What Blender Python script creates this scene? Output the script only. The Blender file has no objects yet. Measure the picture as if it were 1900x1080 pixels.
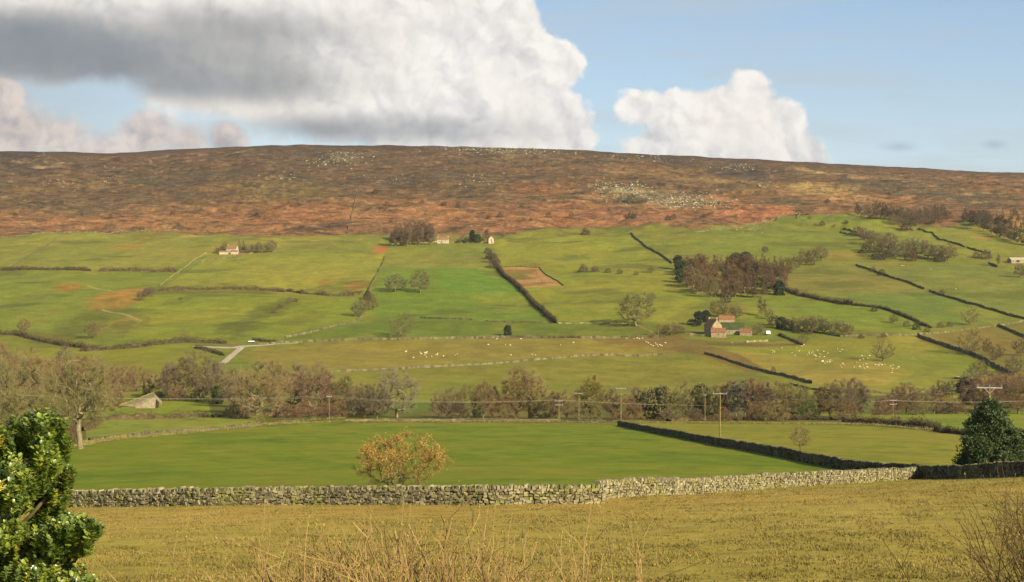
import bpy, math, random
import numpy as np
from mathutils import Vector, Matrix, noise as mnoise

# ------------------------------------------------------------------ camera, world, sun, exposure
scn = bpy.context.scene
COL = scn.collection
F = 2610.0                     # focal length in photograph pixels (photograph is 1900 wide)
cam_d = bpy.data.cameras.new('camera'); cam = bpy.data.objects.new('camera', cam_d); COL.objects.link(cam)
cam_d.sensor_width = 36.0; cam_d.lens = 36.0 * F / 1900.0
cam_d.clip_start = 0.1; cam_d.clip_end = 20000
cam.location = (0, 0, 0); cam.rotation_euler = (math.radians(90), 0, 0)
scn.camera = cam
SUN_EL = math.radians(27); SUN_AZ = math.radians(-47)   # azimuth measured from +X, negative = behind the camera
sdir = Vector((math.cos(SUN_AZ) * math.cos(SUN_EL), math.sin(SUN_AZ) * math.cos(SUN_EL), math.sin(SUN_EL)))
sun_l = bpy.data.lights.new('sun', 'SUN'); sun_l.energy = 4.4; sun_l.angle = math.radians(0.5)
sun_l.color = (1.0, 0.86, 0.62)
sun = bpy.data.objects.new('sun', sun_l); COL.objects.link(sun)
sun.rotation_euler = (-sdir).to_track_quat('-Z', 'Y').to_euler()
scn.view_settings.view_transform = 'Standard'; scn.view_settings.look = 'None'
scn.view_settings.gamma = 1; scn.view_settings.exposure = 1.0
scn.view_settings.use_curve_mapping = False
scn.render.resolution_x = 1024; scn.render.resolution_y = 582

EXPO = 2 ** 1.0
def lin1(c):
    c = c / 255.0
    return c / 12.92 if c <= 0.04045 else ((c + 0.055) / 1.055) ** 2.4
def lin(r, g, b): return np.array([lin1(r), lin1(g), lin1(b)])

w = bpy.data.worlds.new('World'); scn.world = w; w.use_nodes = True
NT = w.node_tree; NT.nodes.clear()
class G:
    """tiny helper to write node graphs"""
    def __init__(s, nt): s.nt = nt
    def n(s, t, **k):
        o = s.nt.nodes.new(t)
        for a, v in k.items(): setattr(o, a, v)
        return o
    def put(s, sock, v):
        if hasattr(v, 'is_output') or isinstance(v, bpy.types.NodeSocket): s.nt.links.new(v, sock)
        else: sock.default_value = v
    def m(s, op, a, b=None, c=None, clamp=False):
        o = s.n('ShaderNodeMath', operation=op, use_clamp=clamp); s.put(o.inputs[0], a)
        if b is not None: s.put(o.inputs[1], b)
        if c is not None: s.put(o.inputs[2], c)
        return o.outputs[0]
    def v(s, op, a, b=None, c=None):
        o = s.n('ShaderNodeVectorMath', operation=op); s.put(o.inputs[0], a)
        if b is not None: s.put(o.inputs[3 if op == 'SCALE' else 1], b)
        if c is not None: s.put(o.inputs[2], c)
        return o.outputs['Value'] if op in ('LENGTH', 'DOT_PRODUCT') else o.outputs[0]
    def mix(s, f, a, b):
        o = s.n('ShaderNodeMix', data_type='RGBA'); s.put(o.inputs[0], f); s.put(o.inputs[6], a); s.put(o.inputs[7], b)
        return o.outputs[2]
    def noise(s, vec, scale, detail=4, rough=.5, dist=0, lac=2.0, col=False):
        o = s.n('ShaderNodeTexNoise'); s.put(o.inputs['Vector'], vec); o.inputs['Scale'].default_value = scale
        o.inputs['Detail'].default_value = detail; o.inputs['Roughness'].default_value = rough
        o.inputs['Distortion'].default_value = dist; o.inputs['Lacunarity'].default_value = lac
        return o.outputs['Color' if col else 0]
    def ramp(s, f, lo, hi, a=0.0, b=1.0, smooth=True):
        o = s.n('ShaderNodeMapRange', interpolation_type='SMOOTHSTEP' if smooth else 'LINEAR')
        s.put(o.inputs[0], f); o.inputs[1].default_value = lo; o.inputs[2].default_value = hi
        o.inputs[3].default_value = a; o.inputs[4].default_value = b
        return o.outputs[0]

def build_world():
    g = G(NT)
    sky = g.n('ShaderNodeTexSky', sky_type='NISHITA'); sky.sun_disc = False
    sky.sun_elevation = SUN_EL; sky.sun_rotation = math.pi / 2 - SUN_AZ
    sky.altitude = 200; sky.air_density = 1.0; sky.dust_density = 0.6; sky.ozone_density = 1.0
    tc = g.n('ShaderNodeTexCoord').outputs['Generated']
    sp = g.n('ShaderNodeSeparateXYZ'); g.put(sp.inputs[0], tc)
    yy = g.m('MAXIMUM', sp.outputs[1], 0.12)
    u = g.m('DIVIDE', sp.outputs[0], yy); v = g.m('DIVIDE', sp.outputs[2], yy)
    cb = g.n('ShaderNodeCombineXYZ'); g.put(cb.inputs[0], u); g.put(cb.inputs[1], v)
    q = g.v('SCALE', cb.outputs[0], 26.10)          # 1 unit = 100 photograph px, a sky direction grid
    def C(px, py): return ((px - 950) / 100.0, (540 - py) / 100.0, 0)
    def blobs(vec, lst, sm=0.25):
        acc = None
        for (px, py, rx, ry) in lst:
            mp = g.n('ShaderNodeMapping', vector_type='TEXTURE'); g.put(mp.inputs[0], vec)
            mp.inputs[1].default_value = C(px, py); mp.inputs[3].default_value = (rx / 100, ry / 100, 1)
            d = g.m('SUBTRACT', 1.0, g.v('LENGTH', mp.outputs[0]))
            d = g.m('MULTIPLY', d, min(rx, ry) / 60.0)
            acc = d if acc is None else g.m('SMOOTH_MAX', acc, d, sm)
        return acc
    # billow field: voronoi puffs at three scales
    warp = g.v('SCALE', g.v('SUBTRACT', g.noise(q, 0.9, 4, .6, col=True), (0.5, 0.5, 0.5)), 0.9)
    qw = g.v('ADD', q, warp)
    def puff(vec):
        tot = None
        for sc, am in ((0.9, 0.55), (2.1, 0.33), (4.8, 0.17)):
            vo = g.n('ShaderNodeTexVoronoi', feature='SMOOTH_F1', voronoi_dimensions='2D'); g.put(vo.inputs['Vector'], vec)
            vo.inputs['Scale'].default_value = sc; vo.inputs['Smoothness'].default_value = 0.45
            p = g.m('MULTIPLY', g.m('SUBTRACT', 0.55, vo.outputs['Distance']), am)
            tot = p if tot is None else g.m('ADD', tot, p)
        fb = g.noise(vec, 1.3, 8, .6)
        return g.m('ADD', tot, g.m('MULTIPLY', g.m('SUBTRACT', fb, 0.5), 0.9))
    pf = puff(qw)
    pf2 = puff(g.v('ADD', qw, (0.16, 0.13, 0)))
    rel = g.m('SUBTRACT', pf, pf2)                    # >0 faces up-right towards the sun
    big = [(150, 10, 620, 150), (520, 110, 330, 120), (640, 175, 250, 80), (800, 120, 200, 150), (900, 60, 110, 130),
           (1000, 125, 88, 62), (960, 205, 120, 80), (1010, 250, 95, 60), (820, 230, 200, 60), (700, 238, 220, 30)]
    small = [(1395, 178, 46, 50), (1190, 200, 46, 38), (1270, 215, 70, 50), (1345, 225, 110, 65), (1420, 250, 80, 70),
             (1290, 275, 150, 60), (1480, 300, 60, 60)]
    low = [(5, 190, 50, 60), (30, 245, 80, 50), (110, 250, 70, 38), (270, 250, 60, 45), (350, 262, 60, 36), (415, 258, 46, 42), (180, 275, 110, 28)]
    mb = blobs(q, big); msm = blobs(q, small); ml = blobs(q, low)
    mall = g.m('MAXIMUM', g.m('MAXIMUM', mb, msm), ml)
    dens = g.m('ADD', mall, g.m('MULTIPLY', pf, 0.62))
    # softer lower edge for the dark base
    edge = g.ramp(dens, 0.0, 0.22)
    soft = g.ramp(dens, -0.15, 0.5)
    sv = g.n('ShaderNodeSeparateXYZ'); g.put(sv.inputs[0], q)
    leftness = g.ramp(sv.outputs[0], -5.0, -1.0, 1, 0)
    alpha = g.m('ADD', g.m('MULTIPLY', soft, leftness), g.m('MULTIPLY', edge, g.m('SUBTRACT', 1.0, leftness)))
    # shade masks: where the cloud is thick and we look at its grey base
    dark = [(80, 75, 340, 80), (330, 110, 330, 75), (470, 150, 240, 60), (620, 236, 180, 30), (800, 232, 150, 16), (430, 60, 260, 60), (40, 230, 80, 50)]
    dk = g.ramp(g.m('ADD', blobs(q, dark, .5), g.m('MULTIPLY', g.m('SUBTRACT', g.noise(q, .7, 5, .55), .5), 0.9)), -0.30, 0.85)
    dark2 = [(120, 115, 200, 60), (40, 90, 150, 60), (590, 244, 200, 20), (760, 246, 150, 12), (300, 160, 150, 24)]
    dk2 = g.ramp(blobs(q, dark2, .5), -0.5, 0.6)
    based = g.ramp(g.m('ADD', sv.outputs[1], g.m('MULTIPLY', pf, .8)), 2.2, 3.5, 1, 0)
    def sc(r, g_, b): 
        c = lin(r, g_, b) / EXPO; return (c[0], c[1], c[2], 1)
    lit = g.m('ADD', g.m('MULTIPLY', rel, 1.15), g.m('ADD', 0.74, g.m('MULTIPLY', pf, .25)), clamp=True)
    lit = g.m('SUBTRACT', lit, g.m('MULTIPLY', based, 0.28), clamp=True)
    ccol = g.mix(lit, sc(194, 195, 199), sc(250, 246, 240))
    warm = g.mix(g.ramp(g.noise(q, .5, 3), .4, .65), ccol, sc(244, 234, 222))
    warm = g.mix(0.35, ccol, warm)
    gcol = g.mix(g.m('ADD', 0.5, g.m('MULTIPLY', rel, 0.9), clamp=True), sc(150, 153, 156), sc(182, 181, 178))
    ccol = g.mix(g.m('MULTIPLY', dk, 0.93), warm, gcol)
    ccol = g.mix(g.m('MULTIPLY', dk2, 0.75), ccol, sc(126, 136, 146))
    pink = g.mix(lit, sc(150, 150, 158), sc(222, 208, 198))
    islow = g.ramp(g.m('SUBTRACT', ml, mb), -0.1, .25)
    ccol = g.mix(g.m('MULTIPLY', islow, .8), ccol, pink)
    # thin high cloud streaks
    st = g.n('ShaderNodeMapping'); g.put(st.inputs[0], q); st.inputs[3].default_value = (0.22, 1.6, 1); st.inputs[2].default_value = (0, 0, .06)
    wisp = g.ramp(g.noise(st.outputs[0], 0.9, 6, .55, .4), .42, .72, 0, .55)
    tiny = blobs(q, [(1668, 272, 32, 9), (1845, 268, 22, 9)], .1)
    skyc = g.v('MULTIPLY', sky.outputs[0], (0.089, 0.083, 0.082))
    elev = g.ramp(sv.outputs[1], 2.0, 6.5)
    skyc = g.mix(0.55, skyc, g.mix(elev, sc(172, 196, 210), sc(146, 180, 212)))
    skyf = g.mix(wisp, skyc, sc(190, 200, 206))
    skyf = g.mix(g.m('MULTIPLY', g.ramp(tiny, -.1, .2), .5), skyf, sc(150, 168, 190))
    haze = g.mix(g.ramp(sv.outputs[0], -9.5, -3.5, .55, 0), skyf, sc(170, 180, 184))
    up = g.ramp(sp.outputs[1], 0.10, 0.3)             # clouds only drawn ahead; elsewhere the plain sky
    fcol = g.mix(alpha, haze, ccol)
    final = g.mix(up, g.v('MULTIPLY', sky.outputs[0], (0.09, 0.09, 0.09)), fcol)
    bg = g.n('ShaderNodeBackground'); g.put(bg.inputs[0], final); bg.inputs[1].default_value = 1.0
    out = g.n('ShaderNodeOutputWorld'); g.nt.links.new(bg.outputs[0], out.inputs[0])
build_world()
w.cycles.sampling_method = 'MANUAL'; w.cycles.sample_map_resolution = 512

# ------------------------------------------------------------------ helpers
K = 0.56                      # albedo for a photographed sunlit tone
def tone(r, g, b, k=None):
    c = lin(r, g, b) * (K if k is None else k); return (float(c[0]), float(c[1]), float(c[2]), 1.0)

def hash2(ix, iy, seed):
    h = (ix.astype(np.int64) * 374761393 + iy.astype(np.int64) * 668265263 + seed * 1442695041) & 0xFFFFFFFF
    h = ((h ^ (h >> 13)) * 1274126177) & 0xFFFFFFFF
    return ((h ^ (h >> 16)) & 0xFFFFFF) / float(0xFFFFFF)
def vnoise(x, y, seed=0):
    x = np.asarray(x, float); y = np.asarray(y, float)
    ix = np.floor(x); iy = np.floor(y); fx = x - ix; fy = y - iy
    fx = fx * fx * fx * (fx * (fx * 6 - 15) + 10); fy = fy * fy * fy * (fy * (fy * 6 - 15) + 10)
    a = hash2(ix, iy, seed); b = hash2(ix + 1, iy, seed); c = hash2(ix, iy + 1, seed); d = hash2(ix + 1, iy + 1, seed)
    return (a + (b - a) * fx) * (1 - fy) + (c + (d - c) * fx) * fy
def fbm(x, y, seed=0, oct=4, rough=.5):
    x = np.asarray(x, float); y = np.asarray(y, float)
    t = 0; a = 1; s = 0
    for i in range(oct):
        t = t + a * (vnoise(x, y, seed + i * 17) - .5); s += a; a *= rough
        x, y = x * 1.87 + y * 0.71 + 13.1, y * 1.87 - x * 0.71 + 7.7
    return t / s * 2      # about -1..1
def sstep(x, a, b):
    t = np.clip((x - a) / (b - a), 0, 1); return t * t * (3 - 2 * t)

# ------------------------------------------------------------------ terrain: the row each distance is seen at, per column
UC = [0, 400, 950, 1300, 1600, 1900]
ROWS = {
    20:  [1330] * 6, 30: [1175] * 6, 45: [1088] * 6,
    70:  [992, 992, 985, 972, 962, 955],
    95:  [955, 942, 926, 925, 918, 905],
    110: [941, 928, 908, 916, 910, 888],
    150: [898, 892, 884, 889, 893, 879],
    190: [866, 864, 860, 856, 862, 862],
    250: [828, 828, 828, 828, 826, 828],
    300: [812, 812, 811, 809, 808, 810],
    380: [800, 796, 790, 790, 788, 794],
    450: [770, 774, 779, 780, 775, 780],
    520: [750, 756, 773, 773, 766, 770],
    600: [735, 738, 760, 762, 750, 755],
    700: [705, 708, 722, 724, 712, 718],
    800: [672, 675, 688, 688, 675, 682],
    900: [640, 644, 648, 643, 634, 642],
    1000: [610, 612, 616, 608, 602, 610],
    1200: [548, 550, 555, 546, 542, 547],
    1400: [495, 496, 500, 493, 490, 490],
    1600: [450, 450, 455, 443, 440, 440],
    1850: [410, 410, 410, 405, 402, 402],
    2200: [352, 350, 348, 350, 358, 362]}
CR_U = [0, 100, 200, 300, 400, 480, 640, 760, 900, 1000, 1100, 1300, 1500, 1700, 1900]
CR_P = [277, 277, 278, 274, 268, 265, 262, 264, 267, 271, 275, 286, 297, 308, 318]
_d = np.exp(np.linspace(math.log(20), math.log(9000), 900))
_u = np.linspace(-700, 2600, 331)
def _build():
    ds = sorted(ROWS); A = np.array([np.interp(_u, UC, ROWS[k]) for k in ds])
    cr = np.interp(_u, CR_U, CR_P)
    ds = ds + [2750, 3300, 4500, 9000]
    A = np.vstack([A, cr] + [540 - (540 - cr) * 2750 / q * .985 for q in (3300, 4500, 9000)])
    inv = 1.0 / np.array(ds, float)
    T = np.empty((len(_d), len(_u)))
    for j in range(len(_u)):
        T[:, j] = np.interp(-1.0 / _d, -inv, A[:, j])
    k = np.exp(-np.linspace(-2, 2, 19) ** 2); k /= k.sum()
    Tp = np.pad(T, ((9, 9), (0, 0)), mode='edge'); S = sum(k[i] * Tp[i:i + len(_d)] for i in range(19))
    near = sstep(_d, 22, 40)[:, None]; S = S * near + T * (1 - near)
    k = np.exp(-np.linspace(-2, 2, 9) ** 2); k /= k.sum()
    Sp = np.pad(S, ((0, 0), (4, 4)), mode='edge'); S = sum(k[i] * Sp[:, i:i + len(_u)] for i in range(9))
    return S
_T = _build()
def Prow(u, d):
    u = np.clip(u, _u[0], _u[-1] - 1e-3); d = np.clip(d, _d[0], _d[-1] * .9999)
    fi = (np.log(d) - math.log(20)) / (math.log(9000) - math.log(20)) * (len(_d) - 1)
    fj = (u - _u[0]) / (_u[1] - _u[0])
    i = np.floor(fi).astype(int); j = np.floor(fj).astype(int); a = fi - i; b = fj - j
    i = np.clip(i, 0, len(_d) - 2); j = np.clip(j, 0, len(_u) - 2)
    return (_T[i, j] * (1 - a) + _T[i + 1, j] * a) * (1 - b) + (_T[i, j + 1] * (1 - a) + _T[i + 1, j + 1] * a) * b
def zsmooth(x, y):
    yc = np.maximum(y, 20.0)
    u = 950 + F * x / yc
    P = Prow(u, yc)
    z = (540 - P) * yc / F
    return np.where(y < 20, -4.0 + (z + 4.0) * np.clip(y, 0, 20) / 20.0, z)
def ground_z(x, y):
    x = np.asarray(x, float); y = np.asarray(y, float)
    z = zsmooth(x, y)
    z = z + fbm(x / 9, y / 9, 3, 3) * 0.10 * sstep(y, 25, 60)
    hill = sstep(y, 560, 900)
    z = z + hill * (fbm(x / 110, y / 90, 5, 3) * 3.0 + fbm(x / 26, y / 30, 9, 2) * 0.55)
    moor = sstep(y, 1500, 1800)
    z = z + moor * (fbm(x / 60, y / 45, 15, 4, .55) * 6.5) * (1 - .75 * sstep(y, 2500, 2700))
    z = z + moor * (1 - .7 * sstep(y, 2500, 2700)) * np.abs(fbm(x / 90, y / 30, 25, 3, .5)) * -5.0
    return z
_ds = np.exp(np.linspace(math.log(22), math.log(3200), 2600))
def W(px, py, dmin=22):
    """the point of the ground seen at a place of the photograph"""
    x = (px - 950) / F * _ds; z = ground_z(x, _ds); P = 540 - F * z / _ds
    ok = np.where((P <= py) & (_ds >= dmin))[0]
    i = ok[0] if len(ok) else len(_ds) - 1
    if i > 0 and P[i - 1] > py: t = (P[i - 1] - py) / (P[i - 1] - P[i] + 1e-9); d = _ds[i - 1] + t * (_ds[i] - _ds[i - 1])
    else: d = _ds[i]
    xx = (px - 950) / F * d
    return Vector((xx, d, float(ground_z(xx, d))))
def at(px, d):
    x = (px - 950) / F * d
    return Vector((x, d, float(ground_z(x, d))))

def mat(name, col=None, rough=.9, spec=.2):
    m = bpy.data.materials.new(name); m.use_nodes = True
    b = m.node_tree.nodes['Principled BSDF']; b.inputs['Roughness'].default_value = rough
    b.inputs['Specular IOR Level'].default_value = spec
    if col is not None: b.inputs['Base Color'].default_value = col
    return m, G(m.node_tree), b

def nmat(name, c1, c2, scale, rough=.9, spec=.15, detail=5, bump=0, bscale=None, lo=.35, hi=.65, c3=None):
    """procedural two/three tone material"""
    m, g, b = mat(name, None, rough, spec)
    tc = g.n('ShaderNodeTexCoord').outputs['Object']
    f = g.ramp(g.noise(tc, scale, detail, .6), lo, hi)
    c = g.mix(f, c1, c2)
    if c3 is not None: c = g.mix(g.ramp(g.noise(tc, scale * .23, 4, .6), .5, .68), c, c3)
    g.put(b.inputs['Base Color'], c)
    if bump:
        bp = g.n('ShaderNodeBump'); bp.inputs['Strength'].default_value = bump
        bp.inputs['Distance'].default_value = .05
        g.put(bp.inputs['Height'], g.noise(tc, bscale or scale * 3, 6, .6)); g.nt.links.new(bp.outputs[0], b.inputs['Normal'])
    return m

def mesh_np(name, verts, faces, mats, smooth=False, mi=None):
    """verts (N,3); faces (M,k) int array"""
    me = bpy.data.meshes.new(name)
    verts = np.asarray(verts, np.float32); faces = np.asarray(faces, np.int32); k = faces.shape[1]
    me.vertices.add(len(verts)); me.vertices.foreach_set('co', verts.ravel())
    me.loops.add(faces.size); me.loops.foreach_set('vertex_index', faces.ravel())
    me.polygons.add(len(faces)); me.polygons.foreach_set('loop_start', np.arange(0, faces.size, k, dtype=np.int32))
    me.polygons.foreach_set('loop_total', np.full(len(faces), k, np.int32))
    if mi is not None: me.polygons.foreach_set('material_index', np.asarray(mi, np.int32))
    me.polygons.foreach_set('use_smooth', np.full(len(faces), smooth, bool))
    for m in (mats if isinstance(mats, (list, tuple)) else [mats]): me.materials.append(m)
    me.update(calc_edges=True)
    return me
def link(o, parent=None):
    COL.objects.link(o)
    if parent is not None: o.parent = parent
    return o
def ob(name, me, parent=None, loc=None):
    o = bpy.data.objects.new(name, me)
    if loc is not None: o.location = loc
    return link(o, parent)
def tag(o, label=None, cat=None, group=None, kind=None):
    if label: o['label'] = label
    if cat: o['category'] = cat
    if group: o['group'] = group
    if kind: o['kind'] = kind
    return o
def empty(name, loc, rz=0, **k):
    o = bpy.data.objects.new(name, None); o.location = loc; o.rotation_euler = (0, 0, rz); o.empty_display_size = .5
    link(o); return tag(o, **k)
ORD = ['leftmost', 'second', 'third', 'fourth', 'fifth', 'sixth', 'seventh', 'eighth', 'ninth', 'tenth', 'eleventh', 'twelfth',
       'thirteenth', 'fourteenth', 'fifteenth', 'sixteenth', 'seventeenth', 'eighteenth', 'nineteenth', 'twentieth']
def ordn(i):
    if i < 20: return ORD[i]
    t = {2: 'twenty', 3: 'thirty', 4: 'forty', 5: 'fifty', 6: 'sixty', 7: 'seventy', 8: 'eighty', 9: 'ninety', 10: 'hundred'}[(i + 1) // 10]
    r = (i + 1) % 10
    if r == 0: return {'twenty': 'twentieth', 'thirty': 'thirtieth', 'forty': 'fortieth', 'fifty': 'fiftieth', 'sixty': 'sixtieth', 'seventy': 'seventieth', 'eighty': 'eightieth', 'ninety': 'ninetieth', 'hundred': 'hundredth'}[t]
    return t + '-' + ['first', 'second', 'third', 'fourth', 'fifth', 'sixth', 'seventh', 'eighth', 'ninth'][r - 1]

class MB:
    """collects boxes, prisms and tubes into one mesh"""
    def __init__(s): s.v = []; s.f = []
    def poly(s, pts, faces):
        n = len(s.v); s.v += [tuple(p) for p in pts]; s.f += [tuple(i + n for i in f) for f in faces]
    def box(s, c, d, rz=0, jit=0, rnd=None):
        cx, cy, cz = c; hx, hy, hz = d[0] / 2, d[1] / 2, d[2] / 2; ca, sa = math.cos(rz), math.sin(rz); P = []
        for z in (-hz, hz):
            for x, y in ((-hx, -hy), (hx, -hy), (hx, hy), (-hx, hy)):
                if jit: x += rnd.uniform(-jit, jit); y += rnd.uniform(-jit, jit); z2 = z + rnd.uniform(-jit, jit)
                else: z2 = z
                P.append((cx + x * ca - y * sa, cy + x * sa + y * ca, cz + z2))
        s.poly(P, [(0, 3, 2, 1), (4, 5, 6, 7), (0, 1, 5, 4), (1, 2, 6, 5), (2, 3, 7, 6), (3, 0, 4, 7)])
    def tube(s, pts, rad, n=6, cap=True):
        pts = [Vector(p) for p in pts]; rings = []
        for i, p in enumerate(pts):
            t = (pts[min(i + 1, len(pts) - 1)] - pts[max(i - 1, 0)])
            if t.length < 1e-6: t = Vector((0, 0, 1))
            t.normalize(); a = t.cross(Vector((0, 0, 1)) if abs(t.z) < .9 else Vector((1, 0, 0))).normalized(); b = t.cross(a)
            r = rad[i] if hasattr(rad, '__len__') else rad
            rings.append([p + a * (r * math.cos(2 * math.pi * k / n)) + b * (r * math.sin(2 * math.pi * k / n)) for k in range(n)])
        P = [v for r in rings for v in r]; Fc = []
        for i in range(len(rings) - 1):
            for k in range(n): k2 = (k + 1) % n; Fc.append((i * n + k, i * n + k2, (i + 1) * n + k2, (i + 1) * n + k))
        if cap: Fc.append(tuple(range(n))[::-1]); Fc.append(tuple(range((len(rings) - 1) * n, len(rings) * n)))
        s.poly(P, Fc)
    def build(s, name, m, parent=None, loc=None, smooth=False):
        me = bpy.data.meshes.new(name); me.from_pydata(s.v, [], s.f); me.materials.append(m)
        if smooth: me.polygons.foreach_set('use_smooth', np.ones(len(me.polygons), bool))
        me.update(); return ob(name, me, parent, loc)
# ------------------------------------------------------------------ ground colours: what grows where
def inpoly(X, Y, poly):
    r = np.zeros(X.shape, bool); n = len(poly)
    for i in range(n):
        x1, y1 = poly[i]; x2, y2 = poly[(i + 1) % n]
        c = ((y1 > Y) != (y2 > Y))
        with np.errstate(divide='ignore', invalid='ignore'):
            xi = (x2 - x1) * (Y - y1) / (y2 - y1 + 1e-12) + x1
        r ^= c & (X < xi)
    return r
MOOR_B = [(-400, 437), (0, 436), (200, 433), (320, 428), (400, 432), (480, 438), (560, 436), (640, 434), (720, 436), (860, 436), (940, 436), (1000, 426), (1100, 413),
          (1180, 415), (1290, 424), (1370, 417), (1450, 403), (1560, 397), (1650, 402), (1760, 418), (1800, 401), (1850, 401), (1900, 399), (2400, 395)]
FIELDS = [  # polygon, colour as seen in sun
    ([(-500, 735), (2400, 735), (2400, 800), (-500, 830)], (112, 108, 58)),
    ([(-300, 503), (168, 503), (330, 504), (380, 478), (300, 530), (262, 545), (160, 600), (100, 615), (-300, 625)], (136, 146, 66)),
    ([(-300, 437), (600, 437), (715, 440), (712, 470), (480, 466), (385, 474), (300, 500), (-300, 500)], (150, 150, 74)),
    ([(385, 476), (480, 468), (716, 470), (690, 540), (560, 545), (400, 535), (300, 534)], (158, 158, 72)),
    ([(262, 545), (420, 542), (530, 548), (480, 590), (420, 632), (230, 632), (250, 590)], (150, 155, 64)),
    ([(530, 552), (680, 552), (690, 580), (640, 606), (540, 622), (440, 630), (480, 590)], (146, 152, 62)),
    ([(720, 458), (905, 452), (922, 497), (760, 494), (700, 510)], (136, 146, 68)),
    ([(700, 512), (760, 495), (922, 499), (1028, 598), (700, 590), (685, 560)], (126, 146, 60)),
    ([(820, 497), (922, 499), (975, 548), (820, 543)], (120, 150, 58)),
    ([(640, 606), (700, 592), (1030, 600), (1240, 604), (1240, 626), (900, 623), (520, 630)], (120, 134, 58)),
    ([(915, 445), (1000, 432), (1170, 436), (1245, 490), (1250, 540), (1310, 560), (1230, 600), (1036, 598), (1000, 560), (928, 495)], (152, 156, 66)),
    ([(1180, 440), (1330, 428), (1460, 410), (1560, 403), (1640, 420), (1600, 470), (1470, 480), (1250, 488)], (140, 146, 66)),
    ([(1640, 408), (1760, 428), (1900, 405), (1900, 475), (1780, 470), (1640, 430)], (152, 152, 74)),
    ([(1455, 505), (1520, 493), (1590, 492), (1720, 540), (1560, 545), (1455, 535)], (140, 138, 72)),
    ([(1560, 546), (1720, 540), (1900, 592), (1800, 600), (1725, 606), (1640, 575)], (126, 142, 68)),
    ([(1590, 490), (1900, 486), (1900, 590), (1720, 540)], (136, 142, 72)),
    ([(1380, 560), (1455, 540), (1600, 566), (1725, 608), (1700, 622), (1560, 622), (1400, 612)], (136, 150, 62)),
    ([(-300, 650), (380, 642), (420, 690), (400, 740), (-300, 740)], (144, 146, 62)),
    ([(480, 642), (900, 628), (1240, 630), (1290, 655), (1050, 660), (760, 684), (610, 692), (440, 660)], (156, 144, 74)),
    ([(420, 690), (610, 694), (760, 686), (1050, 663), (1300, 658), (1510, 715), (1480, 745), (400, 750)], (146, 142, 66)),
    ([(1290, 640), (1440, 630), (1700, 624), (1880, 696), (1800, 740), (1500, 730), (1300, 656)], (150, 150, 68)),
    ([(1340, 652), (1560, 660), (1700, 690), (1640, 715), (1500, 712)], (172, 156, 80)),
    ([(1700, 628), (1900, 600), (2200, 590), (2200, 720), (1880, 694)], (140, 126, 70)),
    ([(190, 748), (385, 742), (392, 772), (190, 778)], (150, 158, 62)),
    ([(160, 780), (480, 770), (490, 790), (160, 822)], (152, 160, 74)),
    ([(1520, 768), (1900, 764), (2200, 764), (2200, 800), (1780, 796), (1560, 782)], (142, 154, 62)),
    ([(-600, 2000), (-600, 940), (130, 926), (600, 915), (1110, 905), (1500, 888), (1700, 876), (1900, 880), (2600, 880), (2600, 2000)], (190, 172, 91)),
    ([(-400, 835), (150, 832), (170, 824), (300, 808), (480, 792), (600, 784), (1150, 784), (1340, 826), (1500, 856), (1700, 880), (1500, 895), (1100, 912), (130, 930), (-400, 935)], (132, 146, 48)),
    ([(1152, 786), (1420, 783), (1560, 783), (1780, 800), (2300, 805), (2300, 895), (1720, 872), (1600, 855), (1340, 812)], (154, 152, 64)),
    ([(1180, 622), (1250, 622), (1380, 662), (1440, 690), (1400, 690), (1290, 658), (1180, 640)], (142, 120, 72)),
    ([(1090, 630), (1240, 628), (1260, 646), (1130, 640)], (142, 118, 70)),
    ([(1280, 632), (1480, 634), (1480, 640), (1290, 642)], (134, 116, 66)),
    ([(926, 497), (1000, 497), (1042, 532), (972, 535)], (196, 150, 104)),
]
def seg(X, Y, pts, wid):
    """distance mask along a polyline in the map of rows and columns"""
    best = np.full(X.shape, 1e9)
    for (x1, y1), (x2, y2) in zip(pts[:-1], pts[1:]):
        dx, dy = x2 - x1, y2 - y1; L = dx * dx + dy * dy
        t = np.clip(((X - x1) * dx + (Y - y1) * dy) / L, 0, 1)
        best = np.minimum(best, np.hypot(X - x1 - t * dx, Y - y1 - t * dy))
    return 1 - sstep(best, wid * .6, wid)
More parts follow.
